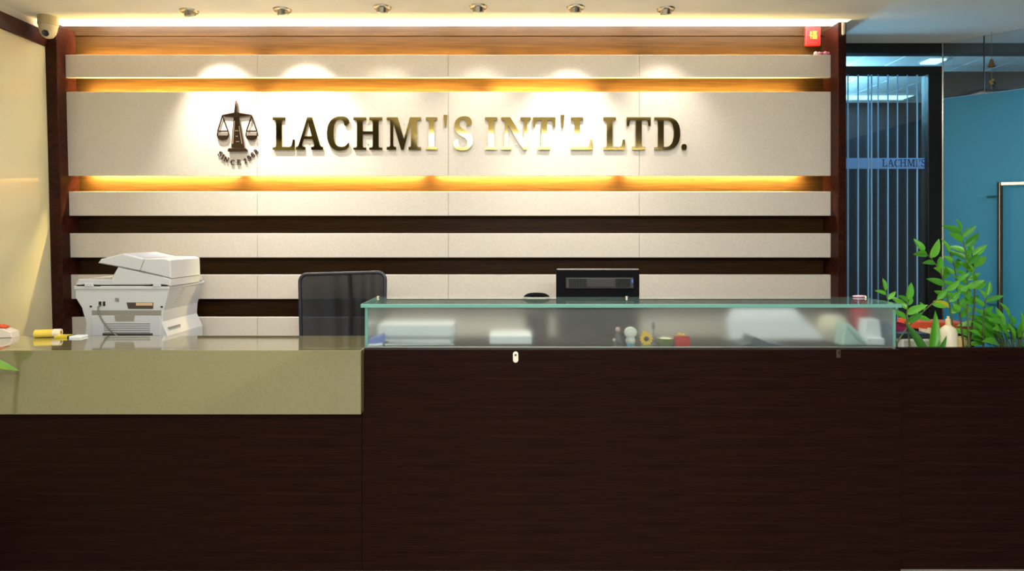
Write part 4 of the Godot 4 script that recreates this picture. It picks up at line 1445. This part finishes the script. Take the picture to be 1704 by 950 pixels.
func plants() -> void:
	var base := 0.93
	var greens := [leaf_mat(srgb(70, 150, 42)), leaf_mat(srgb(48, 122, 40)), leaf_mat(srgb(96, 170, 56)), leaf_mat(srgb(38, 96, 40))]
	var yellow := leaf_mat(srgb(190, 180, 50))
	var zz := [leaf_mesh(0.085, 0.034, 0.5, 0.10), leaf_mesh(0.075, 0.030, 0.35, 0.2), leaf_mesh(0.095, 0.036, 0.6, 0.05)]
	var stem_m := mat(srgb(82, 92, 44), 0.5)
	var stem_d := mat(srgb(70, 58, 40), 0.5)
	var pot_m := mat(srgb(70, 50, 40), 0.5)
	# stems: [points px], first leaf at this share of the stem, leaf count, size, sway
	var tall := [
		[[[1610, 575], [1612, 500], [1606, 430], [1598, 384]], 0.36, 21, 1.12],
		[[[1617, 575], [1620, 500], [1621, 450], [1618, 420]], 0.66, 8, 1.1],
		[[[1592, 575], [1580, 510], [1564, 452], [1540, 418]], 0.42, 13, 1.12],
		[[[1600, 575], [1594, 500], [1588, 450], [1582, 420]], 0.40, 12, 1.05],
	]
	var low := [
		[[[1512, 575], [1510, 530], [1510, 498]], 0.62, 7, 1.15],
		[[[1490, 575], [1482, 520], [1474, 484]], 0.70, 5, 0.8],
		[[[1491, 572], [1520, 535], [1556, 498]], 0.66, 4, 0.9],
	]
	var sprig := [
		[[[1634, 575], [1640, 520], [1645, 492]], 0.74, 5, 0.85],
	]
	var sets := [
		[tall, "zz_plant", "tall glossy leaved plant rising highest before the glass door frame", 1604.0, 3.36],
		[low, "zz_plant", "low glossy leaved plant just right of the glass case", 1512.0, 3.33],
		[sprig, "zz_plant", "thin young sprig of a few leaves between the tall plant and bushy one", 1636.0, 3.33],
	]
	for s in sets:
		var d: float = s[4]
		var o := thing(s[1], s[2], "plant", Vector3(X(s[3], d), base, -d), 0, "")
		var st := nst()
		lathe(st, [Vector2(0, 0), Vector2(0.045, 0), Vector2(0.055, 0.085), Vector2(0.05, 0.085), Vector2(0.047, 0.075), Vector2(0, 0.072)], 20)
		put("pot", st, pot_m, o)
		for f in s[0]:
			var pts := []
			var first := true
			for v in f[0]:
				var p: Vector3 = P(v[0], v[1], d) - o.position
				if first:
					pts.append(Vector3(clampf(p.x, -0.04, 0.04) if s[1] else p.x, 0.07, 0))
					first = false
				pts.append(p + Vector3(0, 0, rng.randf_range(-0.015, 0.015)))
			var line := curve(pts, 28)
			st = nst()
			tube(st, line, 0.0052, 0.0022, 7)
			var stem := put("stem", st, stem_d if rng.randf() < 0.5 else stem_m, o)
			var n: int = f[2]
			for k in n:
				var share: float = lerpf(f[1], 1.0, float(k) / (n - 1))
				var i := mini(27, int(share * 28))
				var at: Vector3 = line[i].lerp(line[i + 1], share * 28 - i) if i < 28 else line[28]
				var dir: Vector3 = (line[i + 1] - line[i]).normalized()
				var side := dir.cross(Vector3(0, 0, 1)).normalized() * (1.0 if k % 2 == 0 else -1.0)
				var az := rng.randf_range(-0.9, 0.9)
				side = side.rotated(dir, az)
				var spread := 0.62 if k < n - 1 else 0.05
				var ld := (dir * (1.0 - spread * 0.75) + side * spread * 1.25).normalized()
				var face := Vector3(rng.randf_range(-0.4, 0.4), rng.randf_range(0.2, 0.8), 1.0).normalized()
				var gm: Material = greens[rng.randi() % 3]
				if s[3] == 1604.0 and f[2] == 13 and k == 1:
					gm = yellow
				place_leaf(stem, zz[rng.randi() % 3], gm, at, ld, face, f[3] * rng.randf_range(0.82, 1.1))
	# long single blades among the stems
	var blade := leaf_mesh(0.26, 0.058, 0.5, 0.08)
	var o := thing("blade_plant", "broad upright pointed leaves rising left of the white bottle", "plant", Vector3(X(1546, 3.29), base, -3.29))
	var st := nst()
	lathe(st, [Vector2(0, 0), Vector2(0.035, 0), Vector2(0.04, 0.07), Vector2(0, 0.068)], 18)
	put("pot", st, pot_m, o)
	for b in [[Vector3(0.0, 0.07, 0.0), Vector3(0.07, 0.27, -0.03), 1.08, 0], [Vector3(-0.005, 0.07, 0.01), Vector3(-0.105, 0.22, -0.02), 0.95, 3], [Vector3(0.01, 0.07, 0.01), Vector3(0.06, 0.14, 0.03), 0.62, 1], [Vector3(0.02, 0.06, 0.0), Vector3(0.13, 0.075, 0.03), 0.6, 1]]:
		place_leaf(o, blade, greens[b[3]], b[0], b[1], Vector3(0.2, 0.3, 1), b[2])
	# bushy plant at the right edge
	var d := 3.36
	o = thing("bushy_plant", "bushy bright green plant with many pointed leaves at the right edge of the desk", "plant", Vector3(X(1688, d), base, -d))
	st = nst()
	lathe(st, [Vector2(0, 0), Vector2(0.085, 0), Vector2(0.10, 0.085), Vector2(0.094, 0.085), Vector2(0.09, 0.075), Vector2(0, 0.072)], 24)
	put("pot", st, pot_m, o)
	var pl := [leaf_mesh(0.15, 0.052, 0.45, 0.18, 1.2), leaf_mesh(0.13, 0.046, 0.3, 0.3, 1.2), leaf_mesh(0.17, 0.056, 0.5, 0.12, 1.2)]
	for k in 76:
		var a := rng.randf() * TAU
		var rr := sqrt(rng.randf()) * 0.08
		var root := Vector3(cos(a) * rr, 0.075, sin(a) * rr * 0.8)
		var out := Vector3(cos(a), 0, sin(a) * (0.35 if sin(a) > 0 else 1.0))
		var tip := root + out * rng.randf_range(0.03, 0.11) + Vector3(0, rng.randf_range(0.08, 0.19) * (1.0 if k % 6 else 1.2), 0)
		st = nst()
		tube(st, curve([root, root.lerp(tip, 0.5) + Vector3(0, 0.02, 0), tip], 5), 0.002, 0.0014, 5)
		var pe := put("stem", st, stem_m, o)
		var dir := (out * rng.randf_range(0.5, 1.0) + Vector3(0, rng.randf_range(-0.15, 0.75), rng.randf_range(0.0, 0.3))).normalized()
		place_leaf(pe, pl[k % 3], greens[[0, 2, 2, 0, 2][k % 5]], tip, dir, Vector3(0, 0.75, 0.85), rng.randf_range(0.65, 1.0))

# ------------------------------------------------------------------ left end
func left_clutter() -> void:
	var top := Y(583, 3.06)
	var d := 3.45
	var o := thing("snack_packet", "red and white packet at the far left of the stone counter", "packet", Vector3(X(-8, d), top, -d), 0.15)
	var st := nst()
	prism(st, PackedVector2Array([Vector2(-0.1, 0), Vector2(0.10, 0), Vector2(0.095, 0.03), Vector2(0.05, 0.05), Vector2(-0.1, 0.05)]), -0.04, 0.03, 0.004)
	put("bag", st, mat(srgb(232, 220, 208), 0.4), o)
	st = nst()
	prism(st, PackedVector2Array([Vector2(-0.1, 0.04), Vector2(0.0, 0.048), Vector2(0.062, 0.054), Vector2(0.03, 0.068), Vector2(-0.1, 0.074)]), -0.03, 0.02, 0.003)
	put("red_flap", st, mat(srgb(216, 78, 40), 0.4), o)
	o = thing("rolled_paper", "yellow and white rolled paper lying on the counter by the dark post", "roll", Vector3(X(80, d), top, -d), 0.2)
	st = nst()
	var pr := []
	lathe(st, [Vector2(0, 0), Vector2(0.0215, 0), Vector2(0.0215, 0.12), Vector2(0.012, 0.12), Vector2(0.010, 0.11), Vector2(0, 0.11)], 20, Transform3D(Basis(Vector3(0, 0, 1), -PI / 2), Vector3(-0.062, 0.0215, 0)))
	put("roll", st, mat(srgb(238, 206, 84), 0.5), o)
	st = nst()
	lathe(st, [Vector2(0.0216, 0.088), Vector2(0.0224, 0.09), Vector2(0.0224, 0.125), Vector2(0.012, 0.126)], 20, Transform3D(Basis(Vector3(0, 0, 1), -PI / 2), Vector3(-0.062, 0.0226, 0)))
	put("white_end", st, mat(srgb(240, 226, 205), 0.5), o)
	o = thing("note_pad", "thin yellow note pad on the counter between the roll and printer", "note pad", Vector3(X(107, d), top, -d))
	st = nst()
	bx(st, Vector3(0, 0.006, 0), Vector3(0.07, 0.012, 0.06), 0.001)
	put("pad", st, mat(srgb(216, 196, 60), 0.6), o)
	o = thing("white_booklet", "white booklet with a dark spine lying on the counter by the yellow pad", "booklet", Vector3(X(130, d), top, -d))
	st = nst()
	bx(st, Vector3(0, 0.005, 0), Vector3(0.07, 0.010, 0.06), 0.001)
	put("pages", st, M.paper, o)
	st = nst()
	bx(st, Vector3(-0.034, 0.006, 0), Vector3(0.012, 0.012, 0.061), 0.001)
	put("spine", st, M.black, o)
	# house plant at the left, only one leaf of which reaches the picture
	var base := Vector3(-2.66, 0, -2.78)
	o = thing("house_plant", "green and yellow leaf of a plant before the left end of the counter", "plant", base)
	st = nst()
	lathe(st, [Vector2(0, 0), Vector2(0.13, 0), Vector2(0.17, 0.34), Vector2(0.155, 0.34), Vector2(0.15, 0.31), Vector2(0, 0.30)], 28)
	put("pot", st, M.counter, o)
	st = nst()
	tube(st, curve([Vector3(0, 0.3, 0), Vector3(0.02, 0.75, 0.01), Vector3(0.06, 1.1, 0.0)], 14), 0.014, 0.007, 8)
	put("stem", st, mat(srgb(90, 110, 50), 0.6), o)
	var lm := leaf_mesh(0.34, 0.13, 0.25, 0.35, 1.0)
	var g1 := leaf_mat(srgb(92, 140, 40))
	var tip := P(27, 630, 2.86) - base
	var root := Vector3(0.06, 1.1, 0.0)
	place_leaf(o, lm, g1, root, (tip + Vector3(0, 0.14, 0) - root), Vector3(0.2, 1, 0.35), 1.0)
	for k in 4:
		var a := 1.6 + k * 1.1
		place_leaf(o, lm, g1, Vector3(0.05, 0.98 + 0.03 * k, 0), Vector3(cos(a) * 0.5, 0.7, sin(a) * 0.5), Vector3(0, 1, 0.3), 0.9)
